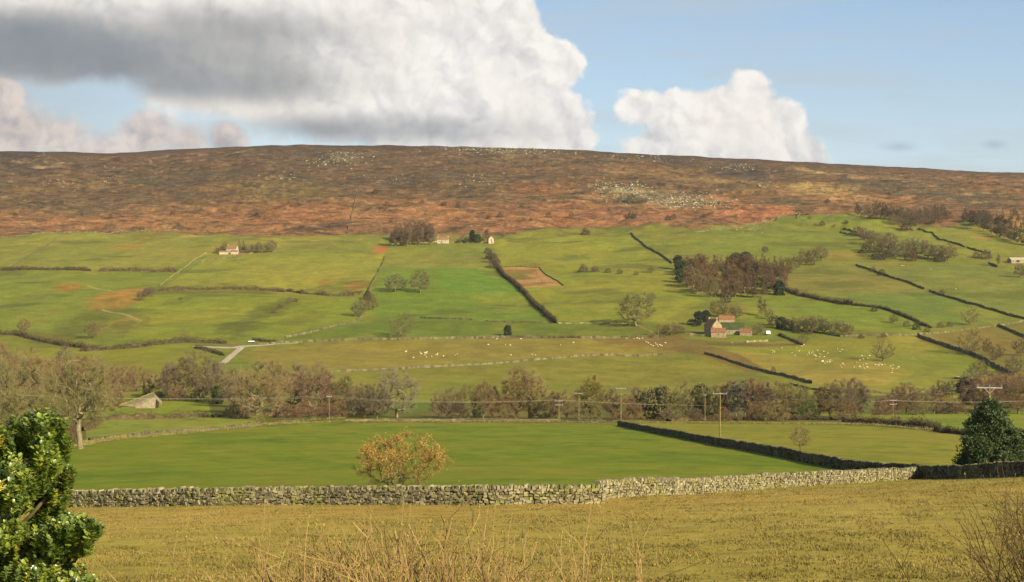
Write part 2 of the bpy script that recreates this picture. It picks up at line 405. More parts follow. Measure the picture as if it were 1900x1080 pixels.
# patches of other growth and one painted cloud shadow (cx, cy, rx, ry, tilt, colour, strength, raggedness)
RUST = (178, 124, 62); BRK = (186, 116, 72); TAN = (186, 152, 96); OLV = (112, 112, 58); DKO = (98, 96, 54); HEA = (104, 84, 66); DKH = (86, 74, 62); PAL = (170, 168, 96)
SPL = [
    (215, 560, 62, 20, -18, (186, 138, 76), 1, .8), (128, 533, 30, 8, -4, (172, 124, 62), .9, .8), (232, 457, 40, 9, -4, (172, 140, 70), .75, .9), (125, 455, 22, 5, 0, (168, 140, 70), .6, .8),
    (660, 532, 22, 10, -10, (184, 130, 66), .9, .9), (605, 525, 14, 7, 0, (168, 126, 62), .7, .9), (705, 464, 16, 8, 0, (190, 126, 72), 1, .6), (668, 443, 8, 4, 0, TAN, .9, .5), (715, 459, 10, 4, 20, BRK, .7, .6),
    (360, 437, 22, 4, -6, (186, 158, 92), .8, .7), (270, 440, 40, 9, 0, (136, 124, 66), .7, .8), (240, 598, 40, 24, -20, (124, 116, 58), .8, .8), (150, 602, 84, 24, -24, (106, 112, 52), .9, .8),
    (90, 625, 60, 12, 0, (124, 118, 58), .7, .7), (60, 560, 60, 30, 0, (134, 148, 66), .5, .6), (500, 578, 74, 15, -20, (110, 112, 54), .9, .9), (450, 608, 52, 20, -12, (108, 112, 52), .9, .9),
    (330, 560, 40, 6, -14, (116, 122, 60), .7, .7), (560, 590, 60, 12, -14, (128, 126, 58), .6, .7), (230, 520, 30, 4, 0, (140, 126, 66), .6, .8), (60, 480, 60, 12, -30, (130, 134, 66), .5, .8),
    (590, 458, 60, 5, 3, (138, 126, 66), .6, .8), (640, 466, 70, 4, 4, (124, 128, 62), .5, .8), (850, 478, 90, 14, 0, (142, 138, 70), .6, .7), (790, 478, 50, 3, -20, (158, 148, 80), .7, .5),
    (880, 472, 60, 4, 0, (118, 132, 62), .5, .7), (1060, 475, 42, 7, -4, (98, 128, 62), .8, .7), (1110, 502, 60, 7, 0, (122, 124, 62), .8, .8), (1080, 512, 24, 5, 0, (98, 128, 62), .6, .7),
    (1010, 495, 50, 4, 0, (126, 128, 60), .7, .8), (1160, 520, 80, 12, 8, (134, 140, 62), .6, .8), (960, 484, 40, 4, 6, (130, 134, 62), .6, .7), (1060, 428, 70, 10, -4, (134, 128, 66), .8, .8),
    (1150, 418, 60, 6, 0, (138, 134, 68), .8, .8), (1230, 424, 60, 7, 0, (120, 124, 60), .7, .8), (1400, 428, 80, 14, -4, (126, 134, 64), .6, .8), (1340, 437, 30, 7, 0, (112, 126, 60), .6, .8),
    (1395, 422, 8, 4, 0, (188, 172, 130), .8, .6), (1385, 437, 16, 4, 0, (176, 170, 110), .6, .8), (1430, 420, 50, 8, 0, (128, 132, 64), .6, .8), (1520, 420, 50, 10, 0, (146, 142, 72), .6, .8),
    (1300, 482, 70, 10, 0, (160, 142, 84), .8, .6), (1560, 470, 40, 9, 0, (170, 140, 76), .8, .7), (1680, 416, 30, 6, 10, (176, 136, 84), .6, .7), (1820, 445, 18, 5, 8, (188, 154, 92), .8, .6), (1870, 412, 40, 12, 10, (196, 134, 86), .85, .6), (1760, 410, 40, 6, -10, (186, 128, 80), .8, .6), (1640, 486, 60, 5, 0, (160, 142, 86), .6, .8), (1500, 528, 50, 14, 0, (146, 138, 70), .6, .6),
    (1620, 525, 70, 12, 12, (154, 140, 74), .6, .6), (1720, 520, 80, 5, 2, (124, 134, 66), .5, .7), (1230, 560, 30, 14, 0, (126, 128, 64), .6, .7), (1225, 615, 90, 10, 3, (130, 128, 66), .8, .8), (1300, 595, 50, 12, 0, (136, 134, 66), .6, .7),
    (1380, 640, 60, 5, 0, (124, 100, 64), .7, .6), (1430, 600, 40, 16, 10, (148, 140, 70), .6, .7), (1665, 604, 30, 12, 0, (124, 142, 62), .7, .7), (1600, 618, 80, 6, 0, (132, 128, 64), .7, .7), (1780, 665, 60, 20, 20, (132, 146, 62), .6, .7),
    (700, 640, 160, 8, 0, (164, 150, 78), .5, .7), (1250, 650, 40, 6, 0, (134, 112, 68), .7, .7), (430, 640, 30, 6, 0, (160, 128, 74), .7, .8), (600, 700, 80, 14, 0, (150, 148, 68), .6, .7), (900, 720, 160, 10, 0, (138, 140, 62), .6, .7),
    (1100, 700, 200, 16, 6, (156, 146, 70), .5, .7), (1740, 705, 90, 10, 4, (140, 146, 64), .6, .7), (760, 755, 60, 16, 0, (110, 134, 52), .8, .7), (940, 765, 40, 14, 0, (110, 130, 52), .6, .7), (1590, 752, 40, 8, 0, (108, 140, 54), .9, .6), (700, 765, 30, 14, 0, (112, 136, 52), .8, .6),
    (1830, 750, 70, 14, 0, (98, 126, 54), .6, .6), (300, 765, 80, 5, 0, (168, 166, 72), .7, .6), (230, 770, 40, 5, 0, (118, 150, 62), .7, .6),
    (150, 700, 90, 30, 0, (146, 140, 62), .6, .7),
]
MOORSPL = [
    (150, 412, 260, 20, 0, (168, 116, 70), .9, 1.0), (440, 398, 150, 26, 0, (166, 112, 64), .6, .9), (560, 395, 100, 26, 0, (168, 110, 66), .85, .8), (780, 405, 130, 30, 0, (172, 116, 70), .9, 1.0), (940, 400, 110, 30, 0, (170, 114, 70), .85, 1.0), (1060, 395, 80, 26, 0, (172, 110, 68), .9, .8),
    (760, 370, 110, 8, 0, (176, 116, 66), .7, .8), (1000, 350, 70, 12, 0, (168, 106, 60), .8, .8), (1200, 400, 120, 14, 0, (166, 108, 76), .85, .8), (1400, 398, 110, 14, 0, (180, 110, 72), .9, .7), (1440, 385, 120, 6, 6, (186, 122, 76), .7, .7), (1340, 410, 30, 10, 0, (142, 96, 70), .5, .7),
    (620, 418, 40, 10, -6, (100, 72, 54), .95, .5), (560, 425, 40, 6, 0, (122, 88, 58), .7, .7), (520, 438, 90, 5, 0, (138, 124, 62), .8, .8), (120, 378, 160, 22, 2, (112, 90, 64), .8, .8), (60, 350, 60, 12, 0, (150, 116, 66), .6, .8), (170, 340, 100, 10, 0, (152, 118, 66), .6, .9),
    (270, 335, 44, 10, 0, (98, 96, 72), .9, .6), (400, 322, 90, 10, 0, (104, 92, 66), .7, .8), (430, 350, 80, 12, 0, (150, 112, 60), .7, .8), (540, 360, 90, 18, 0, (124, 108, 54), .8, .8), (480, 345, 80, 10, 0, (132, 110, 58), .7, .8), (680, 335, 60, 10, 0, (106, 84, 66), .7, .8),
    (790, 330, 80, 12, 0, (100, 84, 66), .8, .8), (870, 345, 70, 12, 0, (118, 98, 58), .7, .8), (600, 295, 110, 18, -2, (98, 84, 70), .85, .7), (530, 290, 70, 8, 0, (110, 86, 66), .6, .8), (700, 310, 90, 14, 0, (124, 94, 62), .6, .8), (920, 295, 80, 12, 0, (120, 98, 70), .6, .8),
    (350, 285, 120, 8, -8, (142, 98, 74), .8, .7), (560, 268, 40, 5, 0, (158, 102, 60), .8, .7), (250, 290, 100, 8, -4, (128, 92, 68), .7, .7), (40, 300, 60, 18, 0, (86, 74, 66), .8, .6), (20, 285, 60, 8, 0, (74, 66, 62), .9, .5), (100, 314, 100, 6, 0, (96, 78, 60), .6, .7),  # darkest pair at far left: a cloud's shadow painted into the moor colour
    (90, 308, 40, 4, -8, (176, 142, 104), .9, .6), (50, 298, 24, 3, -6, (166, 140, 98), .6, .6), (120, 300, 20, 2, -8, (166, 140, 98), .7, .5), (310, 290, 30, 2.2, -10, (172, 144, 94), .7, .5), (282, 302, 12, 3, 45, (178, 148, 90), .7, .5), (455, 280, 26, 2.5, -10, (186, 152, 84), .8, .6),
    (1080, 335, 90, 14, 0, (128, 92, 58), .7, .8), (1040, 310, 110, 8, 0, (150, 112, 70), .6, .8), (1210, 318, 110, 12, 2, (162, 122, 72), .7, .8), (980, 290, 90, 10, 3, (152, 122, 84), .6, .9), (1180, 360, 80, 12, 0, (108, 92, 66), .6, .8), (1010, 370, 60, 10, 0, (122, 94, 56), .7, .8),
    (1250, 295, 70, 7, 6, (88, 76, 70), .9, .6), (1370, 315, 70, 16, 8, (90, 80, 74), .95, .6), (1310, 300, 60, 6, 6, (140, 108, 74), .5, .7), (1150, 290, 40, 6, 4, (98, 82, 72), .7, .7), (1340, 335, 90, 6, 4, (178, 142, 86), .8, .7), (1280, 340, 70, 6, 3, (148, 108, 66), .7, .7),
    (1520, 350, 70, 12, 0, (188, 156, 84), .95, .6), (1570, 362, 60, 6, 3, (184, 142, 82), .9, .6), (1500, 315, 36, 3, 10, (196, 158, 96), .95, .4), (1560, 325, 40, 2.5, 10, (186, 154, 98), .8, .5), (1590, 345, 10, 10, 0, (168, 146, 84), .8, .6), (1480, 325, 60, 8, 8, (92, 78, 66), .7, .7),
    (1570, 335, 30, 8, 6, (96, 80, 68), .8, .6), (1700, 355, 120, 16, 6, (100, 88, 66), .85, .7), (1840, 370, 120, 18, 4, (102, 90, 62), .85, .7), (1730, 320, 140, 10, 5, (140, 100, 70), .7, .8), (1850, 335, 90, 10, 4, (134, 96, 66), .7, .8), (1730, 343, 30, 3, 10, (188, 156, 108), .8, .5),
    (1790, 356, 20, 3, 8, (178, 152, 104), .7, .5), (1830, 345, 40, 4, 4, (156, 122, 74), .6, .7), (1640, 330, 60, 5, 4, (168, 132, 84), .6, .8), (1480, 375, 80, 6, 0, (106, 92, 62), .8, .7), (1620, 392, 110, 6, 0, (142, 104, 74), .8, .7), (1780, 388, 120, 10, 0, (126, 94, 68), .7, .7),
    (1170, 352, 60, 10, 4, (176, 170, 120), .6, 1.0), (1250, 372, 90, 14, 3, (156, 138, 112), .6, 1.1), (640, 292, 46, 9, -3, (150, 138, 106), .6, 1.1), (900, 275, 120, 6, 2, (156, 140, 112), .55, 1.1), (1160, 370, 30, 10, 0, (104, 104, 84), .8, .6),
]
def splat(colr, X, Y, lst, xs, ys, seed):
    n1 = fbm(xs / 40, ys / 25, seed, 5, .62); n2 = fbm(xs / 9, ys / 7, seed + 50, 4, .65)
    for (cx, cy, rx, ry, ang, c, st, rag) in lst:
        s = np.where((np.abs(X - cx) < rx * 2.2 + ry) & (np.abs(Y - cy) < ry * 2.6 + rx * .8))[0]
        if not len(s): continue
        a = math.radians(ang); dx = X[s] - cx; dy = Y[s] - cy
        ex = (dx * math.cos(a) + dy * math.sin(a)) / rx; ey = (-dx * math.sin(a) + dy * math.cos(a)) / ry
        r = np.hypot(ex, ey) + rag * (n1[s] * .75 + n2[s] * .55)
        m = (1 - sstep(r, .55, 1.12)) * st * np.clip(.84 + .9 * n2[s], .3, 1)
        colr[s] += (lin(*c) - colr[s]) * m[:, None]

def build_ground():
    # rows: equal steps of what a viewer sees, plus rows beyond the crest and behind the viewer
    dd = np.exp(np.linspace(math.log(22), math.log(2760), 6000)); P = Prow(np.full(dd.shape, 950.0), dd)
    s = np.concatenate([[0], np.cumsum(np.abs(np.diff(P)) + .012)])
    nrow = 1000
    rows = np.interp(np.linspace(0, s[-1], nrow), s, dd)
    rows = np.concatenate([np.linspace(-60, 21, 16), rows, np.array([2800, 2860, 2950, 3100, 3400, 3900, 4600, 5600, 7000])])
    t = np.concatenate([-np.linspace(2.2, .40, 40)[:-1], np.linspace(-.40, .40, 1150), np.linspace(.40, 2.2, 40)[1:]])
    R, T = np.meshgrid(rows, t, indexing='ij')
    apex = 12.0
    Y = R; X = T * np.where(R > 0, R + apex, apex + 0 * R) * 1.0
    X = T * (np.maximum(R, 0) + apex)
    Xs = X.ravel(); Ys = Y.ravel()
    Z = ground_z(Xs, Ys)
    nr, nc = R.shape
    idx = np.arange(nr * nc).reshape(nr, nc)
    faces = np.stack([idx[:-1, :-1], idx[:-1, 1:], idx[1:, 1:], idx[1:, :-1]], -1).reshape(-1, 4)
    yc = np.maximum(Ys, 20.0); U = 950 + F * Xs / yc; PY = Prow(U, yc)
    # base
    colr = np.empty((len(Xs), 3)); colr[:] = lin(136, 142, 66)
    jx = fbm(Xs / 14, Ys / 14, 71, 3) * 1.6; jy = fbm(Xs / 14, Ys / 14, 72, 3) * .8
    far = sstep(Ys, 300, 600); UX = U + jx * far; PX = PY + jy * far
    for i, (poly, c) in enumerate(FIELDS):
        m = inpoly(UX, PX, poly); cc = lin(*c); colr[m] = cc
    # long soft variation inside fields
    v1 = fbm(Xs / 60, Ys / 90, 31, 4, .55); v2 = fbm(Xs / 10, Ys / 16, 32, 4, .6); v3 = fbm(Xs / 2.2, Ys / 2.2, 33, 3, .6)
    yel = lin(180, 156, 72); grn = lin(116, 138, 52)
    f = np.clip(v1 * .5, -.35, .35)[:, None]
    keep = ((Ys < 400) & (U < 1700)).astype(float)[:, None] * .6
    colr = np.where(f > 0, colr + (yel - colr) * f * (1 - keep), colr + (grn - colr) * (-f) * (1 - keep))
    splat(colr, UX, PX, SPL, Xs, Ys, 200)
    # foreground field: worn straw strip along the wall, greener and tufted nearer
    fg = (Ys < 109) | ((Ys < 160) & (Xs > 60))
    wall_row = np.interp(U, [0, 400, 900, 1130, 1300, 1500, 1700, 1900], [944, 938, 928, 920, 913, 901, 889, 888])
    below = PY - wall_row
    st = (1 - sstep(below, 14, 62)) * (below > -6) * np.clip(.62 + .5 * fbm(Xs / 7, Ys / 4, 90, 4), 0, 1)
    colr = np.where(fg[:, None], colr + (lin(204, 166, 92) - colr) * (st * .8)[:, None], colr)
    ol = sstep(below, 45, 150) * np.clip(.5 + .75 * fbm(Xs / 6, Ys / 9, 93, 4, .6), 0, 1)
    colr = np.where(fg[:, None], colr + (lin(158, 148, 70) - colr) * (ol * .8)[:, None], colr)
    # moorland
    wob = fbm(Xs / 30, Ys / 30, 41, 4) * 2.5
    mb = np.interp(U, [p[0] for p in MOOR_B], [p[1] for p in MOOR_B])
    mm = sstep(mb + wob - PY, -2.0, 1.5)
    m0 = np.empty_like(colr); m0[:] = lin(142, 106, 64)
    a = fbm(Xs / 75, Ys / 34, 51, 5, .6); b = fbm(Xs / 26, Ys / 13, 52, 5, .62); c3 = fbm(Xs / 8, Ys / 6, 53, 4, .65)
    hgt = sstep(mb - PY, 25, 110)
    def mixc(m0, c, f): f = np.clip(f, 0, 1)[:, None]; return m0 + (c - m0) * f
    m0 = mixc(m0, lin(162, 112, 66), sstep(a * .8 + b * .5 + .25 - hgt * .9, -.05, .35))
    m0 = mixc(m0, lin(102, 82, 62), sstep(-a * .7 + b * .6 + hgt * .55 - .22, -.05, .3) * .85)
    m0 = mixc(m0, lin(126, 104, 62), sstep(fbm(Xs / 45, Ys / 20, 57, 5, .6), .08, .4) * .5)
    m0 = mixc(m0, lin(118, 88, 76), sstep(fbm(Xs / 60, Ys / 22, 63, 5, .6), .05, .35) * .5 * hgt)
    splat(m0, UX, PY + jy * 2, MOORSPL, Xs, Ys, 300)
    m0 = mixc(m0, lin(176, 146, 90), sstep(fbm(Xs / 18, Ys / 7, 58, 5, .65), .22, .5) * .55)
    m0 = mixc(m0, lin(84, 74, 58), sstep(fbm(Xs / 15, Ys / 9, 59, 5, .65), .10, .34) * .75)
    m0 = mixc(m0, lin(116, 112, 62), sstep(fbm(Xs / 11, Ys / 7, 60, 4, .65), .2, .45) * .22)
    m0 = m0 * np.clip(.94 + .62 * c3 + .50 * b, .45, 1.6)[:, None]
    m0 = mixc(m0, lin(84, 70, 60), sstep(Ys, 2580, 2700) * .5)
    m0 = m0 * (.96 + .06 * (1 - hgt))[:, None] * np.array([.97, .99, 1.10])
    colr = colr * (1 - mm[:, None]) + m0 * mm[:, None]
    # mottling of the pastures
    nr = sstep(Ys, 90, 110) * (1 - sstep(Ys, 420, 560)) * (~fg)
    g1 = fbm(Xs / 5.5, Ys / 7, 81, 5, .65); g2 = fbm(Xs / 24, Ys / 40, 82, 4, .6); g3 = np.sin((Xs + .25 * Ys) / 1.9 + g2 * 3)
    kk = np.clip(.5 * g2 + .45 * g1 + .08 * g3, -.5, .5) * nr
    colr = np.where(kk[:, None] > 0, colr + (lin(150, 142, 60) - colr) * (kk * 1.6)[:, None], colr + (lin(102, 126, 40) - colr) * (-kk * 1.7)[:, None])
    colr = colr * (1 + nr * .16 * g1)[:, None]
    past = (1 - mm) * sstep(Ys, 200, 500)
    colr = colr * (1 + past * (.24 * v2 + .14 * v3))[:, None]
    strk = np.sin((Xs * .35 + Ys * .9) / 3.2 + 2 * v1) * .03 * sstep(Ys, 300, 600) * (1 - mm)
    colr = colr * (1 + strk)[:, None]
    gul = sstep(fbm(Xs / 70, Ys / 46, 61, 5, .6), .22, .5) * sstep(Ys, 900, 1100) * (1 - mm) * .75
    colr = colr + (lin(112, 116, 58) - colr) * gul[:, None]
    rsh = sstep(fbm(Xs / 16, Ys / 9, 62, 4, .65), .32, .5) * sstep(Ys, 1250, 1450) * (1 - mm) * .5
    colr = colr + (lin(156, 136, 78) - colr) * rsh[:, None]
    # worn paths
    for pts, wd, c, s_ in [([(163, 531), (205, 543)], 1.3, (182, 178, 116), .9), ([(190, 574), (222, 582), (262, 594)], 1.4, (186, 176, 118), .9), ([(262, 594), (250, 604)], 1.2, (180, 160, 96), .6),
                        ([(640, 436), (652, 400), (664, 350)], 1.5, (176, 150, 96), .5), ([(190, 608), (215, 595), (250, 590)], 2, (170, 138, 80), .6),
                        ([(740, 497), (775, 485), (800, 476)], 2.2, (160, 150, 80), .6), ([(770, 495), (900, 497)], 1.2, (164, 160, 90), .6),
                        ([(1180, 604), (1200, 612), (1220, 624)], 1.8, (170, 150, 104), .7),
                        ([(0, 436), (200, 434)], 1.4, (160, 140, 84), .6), ([(1120, 634), (1230, 632)], .8, (188, 160, 110), .6)]:
        m = seg(UX, PX, pts, wd) * s_; colr += (lin(*c) - colr) * m[:, None]
    # furrow lines of the bare square
    sq = inpoly(UX, PX, [(926, 497), (1000, 497), (1042, 532), (972, 535)])
    m = sq * np.maximum(seg(UX, PX, [(942, 501), (994, 501), (1010, 527), (966, 529), (942, 501)], 1.6), 0) * .55
    colr += (lin(160, 112, 76) - colr) * m[:, None]
    lum = (colr @ np.array([.3, .6, .1]))[:, None]; sat = (1.04 - .16 * mm)[:, None]; colr = lum + (colr - lum) * sat
    colr *= K
    colr *= np.array([1.05, 1.0, .80]); colr *= (1 - .10 * sstep(Ys, 560, 900) * (1 - mm))[:, None]
    me = mesh_np('ground', np.stack([Xs, Ys, Z], -1), faces, [], smooth=True)
    ca = me.color_attributes.new('tint', 'FLOAT_COLOR', 'POINT')
    ca.data.foreach_set('color', np.concatenate([np.clip(colr, .002, .8), np.ones((len(Xs), 1))], 1).astype(np.float32).ravel())
    ra = me.attributes.new('moor', 'FLOAT', 'POINT'); ra.data.foreach_set('value', mm.astype(np.float32))
    fa = me.attributes.new('fore', 'FLOAT', 'POINT'); fa.data.foreach_set('value', fg.astype(np.float32))
    m, g, b = mat('ground_cover', None, .95, .08)
    tint = g.n('ShaderNodeAttribute', attribute_name='tint').outputs['Color']
    moor = g.n('ShaderNodeAttribute', attribute_name='moor').outputs['Fac']
    fore = g.n('ShaderNodeAttribute', attribute_name='fore').outputs['Fac']
    tc = g.n('ShaderNodeTexCoord').outputs['Object']
    n = g.noise(tc, .45, 12, .68)
    amp = g.m('ADD', g.m('ADD', .75, g.m('MULTIPLY', moor, 2.3)), g.m('MULTIPLY', fore, .35))
    k = g.m('ADD', 1.0, g.m('MULTIPLY', g.m('SUBTRACT', n, .5), amp))
    n2 = g.noise(tc, .11, 8, .7, .3)
    k = g.m('MULTIPLY', k, g.m('ADD', 1.0, g.m('MULTIPLY', g.m('SUBTRACT', n2, .5), g.m('ADD', .3, g.m('MULTIPLY', moor, 1.1)))))
    st = g.n('ShaderNodeMapping'); g.put(st.inputs[0], tc); st.inputs[3].default_value = (.35, 1.0, 1.0)
    n3 = g.noise(st.outputs[0], 1.1, 8, .7)
    dk = g.m('MULTIPLY', g.ramp(n3, .5, .66), g.m('MULTIPLY', fore, .25))
    k = g.m('MULTIPLY', k, g.m('SUBTRACT', 1.0, dk))
    c = g.v('SCALE', tint, k)
    g.put(b.inputs['Base Color'], c)
    bp = g.n('ShaderNodeBump'); bp.inputs['Distance'].default_value = .6
    g.put(bp.inputs['Strength'], g.m('ADD', .16, g.m('MULTIPLY', moor, .75)))
    g.put(bp.inputs['Height'], g.m('ADD', n, g.m('MULTIPLY', n2, g.m('MULTIPLY', moor, 2.5)))); g.nt.links.new(bp.outputs[0], b.inputs['Normal'])
    me.materials.append(m)
    tag(ob('ground', me), 'farmland and moor across the whole valley, green fields below, rust brown heather hill above', kind='structure')
build_ground()
# ------------------------------------------------------------------ vegetation prototypes (mesh data shared by many separate trees)
def crown_mat(name, rough=.85, spec=.12, var=.5, sss=False):
    m, g, b = mat(name, None, rough, spec)
    oi = g.n('ShaderNodeObjectInfo'); tc = g.n('ShaderNodeTexCoord').outputs['Object']
    n = g.noise(tc, .55, 6, .7)
    k = g.m('ADD', 1.0, g.m('MULTIPLY', g.m('SUBTRACT', n, .5), var * 2))
    c = g.v('SCALE', oi.outputs['Color'], k)
    g.put(b.inputs['Base Color'], c)
    return m
TWIG = crown_mat('bare_twigs'); LEAFY = crown_mat('dense_needles', .6, .25, .7)
def bark_mat():
    m, g, b = mat('bark', None, .9, .1)
    oi = g.n('ShaderNodeObjectInfo'); tc = g.n('ShaderNodeTexCoord').outputs['Object']
    mp = g.n('ShaderNodeMapping'); g.put(mp.inputs[0], tc); mp.inputs[3].default_value = (3, 3, .8)
    n = g.noise(mp.outputs[0], 1.6, 6, .7)
    g.put(b.inputs['Base Color'], g.v('SCALE', oi.outputs['Color'], g.ramp(n, .3, .7, .6, 1.35)))
    return m
BARK = bark_mat()

def quads(P, D, Wd):
    """twig blades: base P, direction D (length included), half width vector Wd; tapered"""
    n = len(P); v = np.empty((n, 4, 3))
    v[:, 0] = P - Wd; v[:, 1] = P + Wd; v[:, 2] = P + D + Wd * .35; v[:, 3] = P + D - Wd * .35
    return v.reshape(-1, 3), np.arange(4 * n).reshape(n, 4)
def rnd_unit(rs, n):
    a = rs.normal(size=(n, 3)); return a / np.linalg.norm(a, axis=1, keepdims=True)
def perp(rs, D):
    a = np.cross(D, rnd_unit(rs, len(D))); return a / (np.linalg.norm(a, axis=1, keepdims=True) + 1e-9)

def bare_tree(seed, H=10., cw=8., base=.25, trunks=1, natt=210, ntw=5200, tlen=.85, tw=.016, shape='dome', rad=None, lean=0):
    """grows limbs towards points scattered through the crown, then covers them with twigs"""
    rs = np.random.RandomState(seed)
    nodes = []; par = []
    def add(p, q): nodes.append(np.array(p, float)); par.append(q); return len(nodes) - 1
    for t in range(trunks):
        a = rs.uniform(0, 6.28); r0 = 0 if trunks == 1 else rs.uniform(.1, .05 * cw + .2)
        p = np.array([r0 * math.cos(a), r0 * math.sin(a), -.3]); q = add(p, -1)
        th = base * H * rs.uniform(.85, 1.1); k = 5
        for i in range(k):
            p = p + np.array([rs.normal(0, .02 * H) * .5 + lean * th / k, rs.normal(0, .02 * H) * .5, (th + .3) / k])
            if trunks > 1: p[:2] += np.array([math.cos(a), math.sin(a)]) * .09 * th / k * rs.uniform(1, 3)
            q = add(p, q)
    # attractors
    pts = []
    while len(pts) < natt:
        x, y, z = rs.uniform(-1, 1), rs.uniform(-1, 1), rs.uniform(0, 1)
        r = math.hypot(x, y)
        if shape == 'dome': lim = math.sqrt(max(0, 1 - (abs(z - .38) / .62) ** 2.1)) if z > .38 else math.sqrt(max(0, 1 - ((.38 - z) / .45) ** 2))
        elif shape == 'tall': lim = math.sin(math.pi * min(1, (z * .93 + .05))) ** .65
        elif shape == 'cone': lim = (1 - z) ** .8 * .95 + .06
        elif shape == 'bush': lim = math.sqrt(max(0, 1 - z ** 2.2))
        th = math.atan2(y, x)
        lim *= .86 + .13 * math.sin(3 * th + seed) * math.cos(5 * z + seed) + .12 * rs.uniform(-1, 1)
        if r < lim and (r > lim * .45 or rs.rand() < .45):
            pts.append((x * cw / 2, y * cw / 2, base * H * .75 + z * (H - base * H * .75)))
    pts = np.array(pts); top = nodes[-1]
    pts = pts[np.argsort(np.linalg.norm(pts - np.array([0, 0, base * H * .9]), axis=1))]
    for a in pts:
        N = np.array(nodes); dv = a - N; dist = np.linalg.norm(dv, axis=1)
        cost = dist + np.where(N[:, 2] > a[2] + .2, 1.5, 0) + np.where(N[:, 2] < base * H * .7, 50, 0)
        j = int(np.argmin(cost)); L = dist[j]; k = max(1, int(L / (.09 * H))); p = N[j].copy(); q = j
        for i in range(k):
            t = (i + 1) / k; pp = N[j] + (a - N[j]) * t
            pp[2] += math.sin(t * math.pi) * L * .10
            if i < k - 1: pp = pp + rs.normal(0, .012 * H, 3)
            q = add(pp, q)
    N = np.array(nodes); n = len(N); wgt = np.zeros(n); child = np.zeros(n, int)
    for i in range(n):
        if par[i] >= 0: child[par[i]] += 1
    for i in range(n - 1, -1, -1):
        if child[i] == 0: wgt[i] += 1
        if par[i] >= 0: wgt[par[i]] += wgt[i]
    R0 = rad or .035 * H
    R = R0 * (wgt / wgt[0] if trunks == 1 else wgt / max(wgt)) ** .5; R = np.maximum(R, .0035 * H * .6)
    # limb tubes, one 5-sided segment for each node
    V = []; Fc = []; off = 0; ang = np.linspace(0, 2 * np.pi, 6)[:-1]
    for i in range(n):
        j = par[i]
        if j < 0: continue
        d = N[i] - N[j]; L = np.linalg.norm(d)
        if L < 1e-5: continue
        d /= L; a = np.cross(d, [0, 0, 1.] if abs(d[2]) < .9 else [1., 0, 0]); a /= np.linalg.norm(a); b = np.cross(d, a)
        r1 = min(R[j], R[i] * 1.5) * (1.5 if (j == 0 and trunks == 1) else 1)
        c = np.cos(ang)[:, None] * a + np.sin(ang)[:, None] * b
        V.append(N[j] + c * r1); V.append(N[i] + c * R[i])
        for k in range(5): Fc.append((off + k, off + (k + 1) % 5, off + 5 + (k + 1) % 5, off + 5 + k))
        off += 10
    trunk = mesh_np('trunk', np.vstack(V), np.array(Fc), BARK, smooth=True)
    # twigs on the thin wood, pointing outwards and a little up
    thin = np.where((wgt < max(wgt) * .12) & (N[:, 2] > base * H * .55))[0]
    j = rs.choice(thin, ntw); jp = np.array(par)[j]; t = rs.rand(ntw, 1)
    P = N[j] * (1 - t) + N[jp] * t
    out = P - np.array([0, 0, base * H + .25 * H]); out /= np.linalg.norm(out, axis=1, keepdims=True) + 1e-6
    D = out * .8 + rnd_unit(rs, ntw) * .85 + np.array([0, 0, .35]); D /= np.linalg.norm(D, axis=1, keepdims=True)
    D *= tlen * rs.uniform(.5, 1.25, (ntw, 1))
    V, Fq = quads(P, D, perp(rs, D) * tw * rs.uniform(.6, 1.3, (ntw, 1)))
    # side twiglets
    m2 = int(ntw * 1.3); k = rs.randint(0, ntw, m2); P2 = P[k] + D[k] * rs.uniform(.3, 1, (m2, 1))
    D2 = D[k] * .5 + rnd_unit(rs, m2) * tlen * .45
    V2, F2 = quads(P2, D2, perp(rs, D2) * tw * .55)
    crown = mesh_np('crown', np.vstack([V, V2]), np.vstack([Fq, F2 + len(V)]), TWIG)
    return trunk, crown

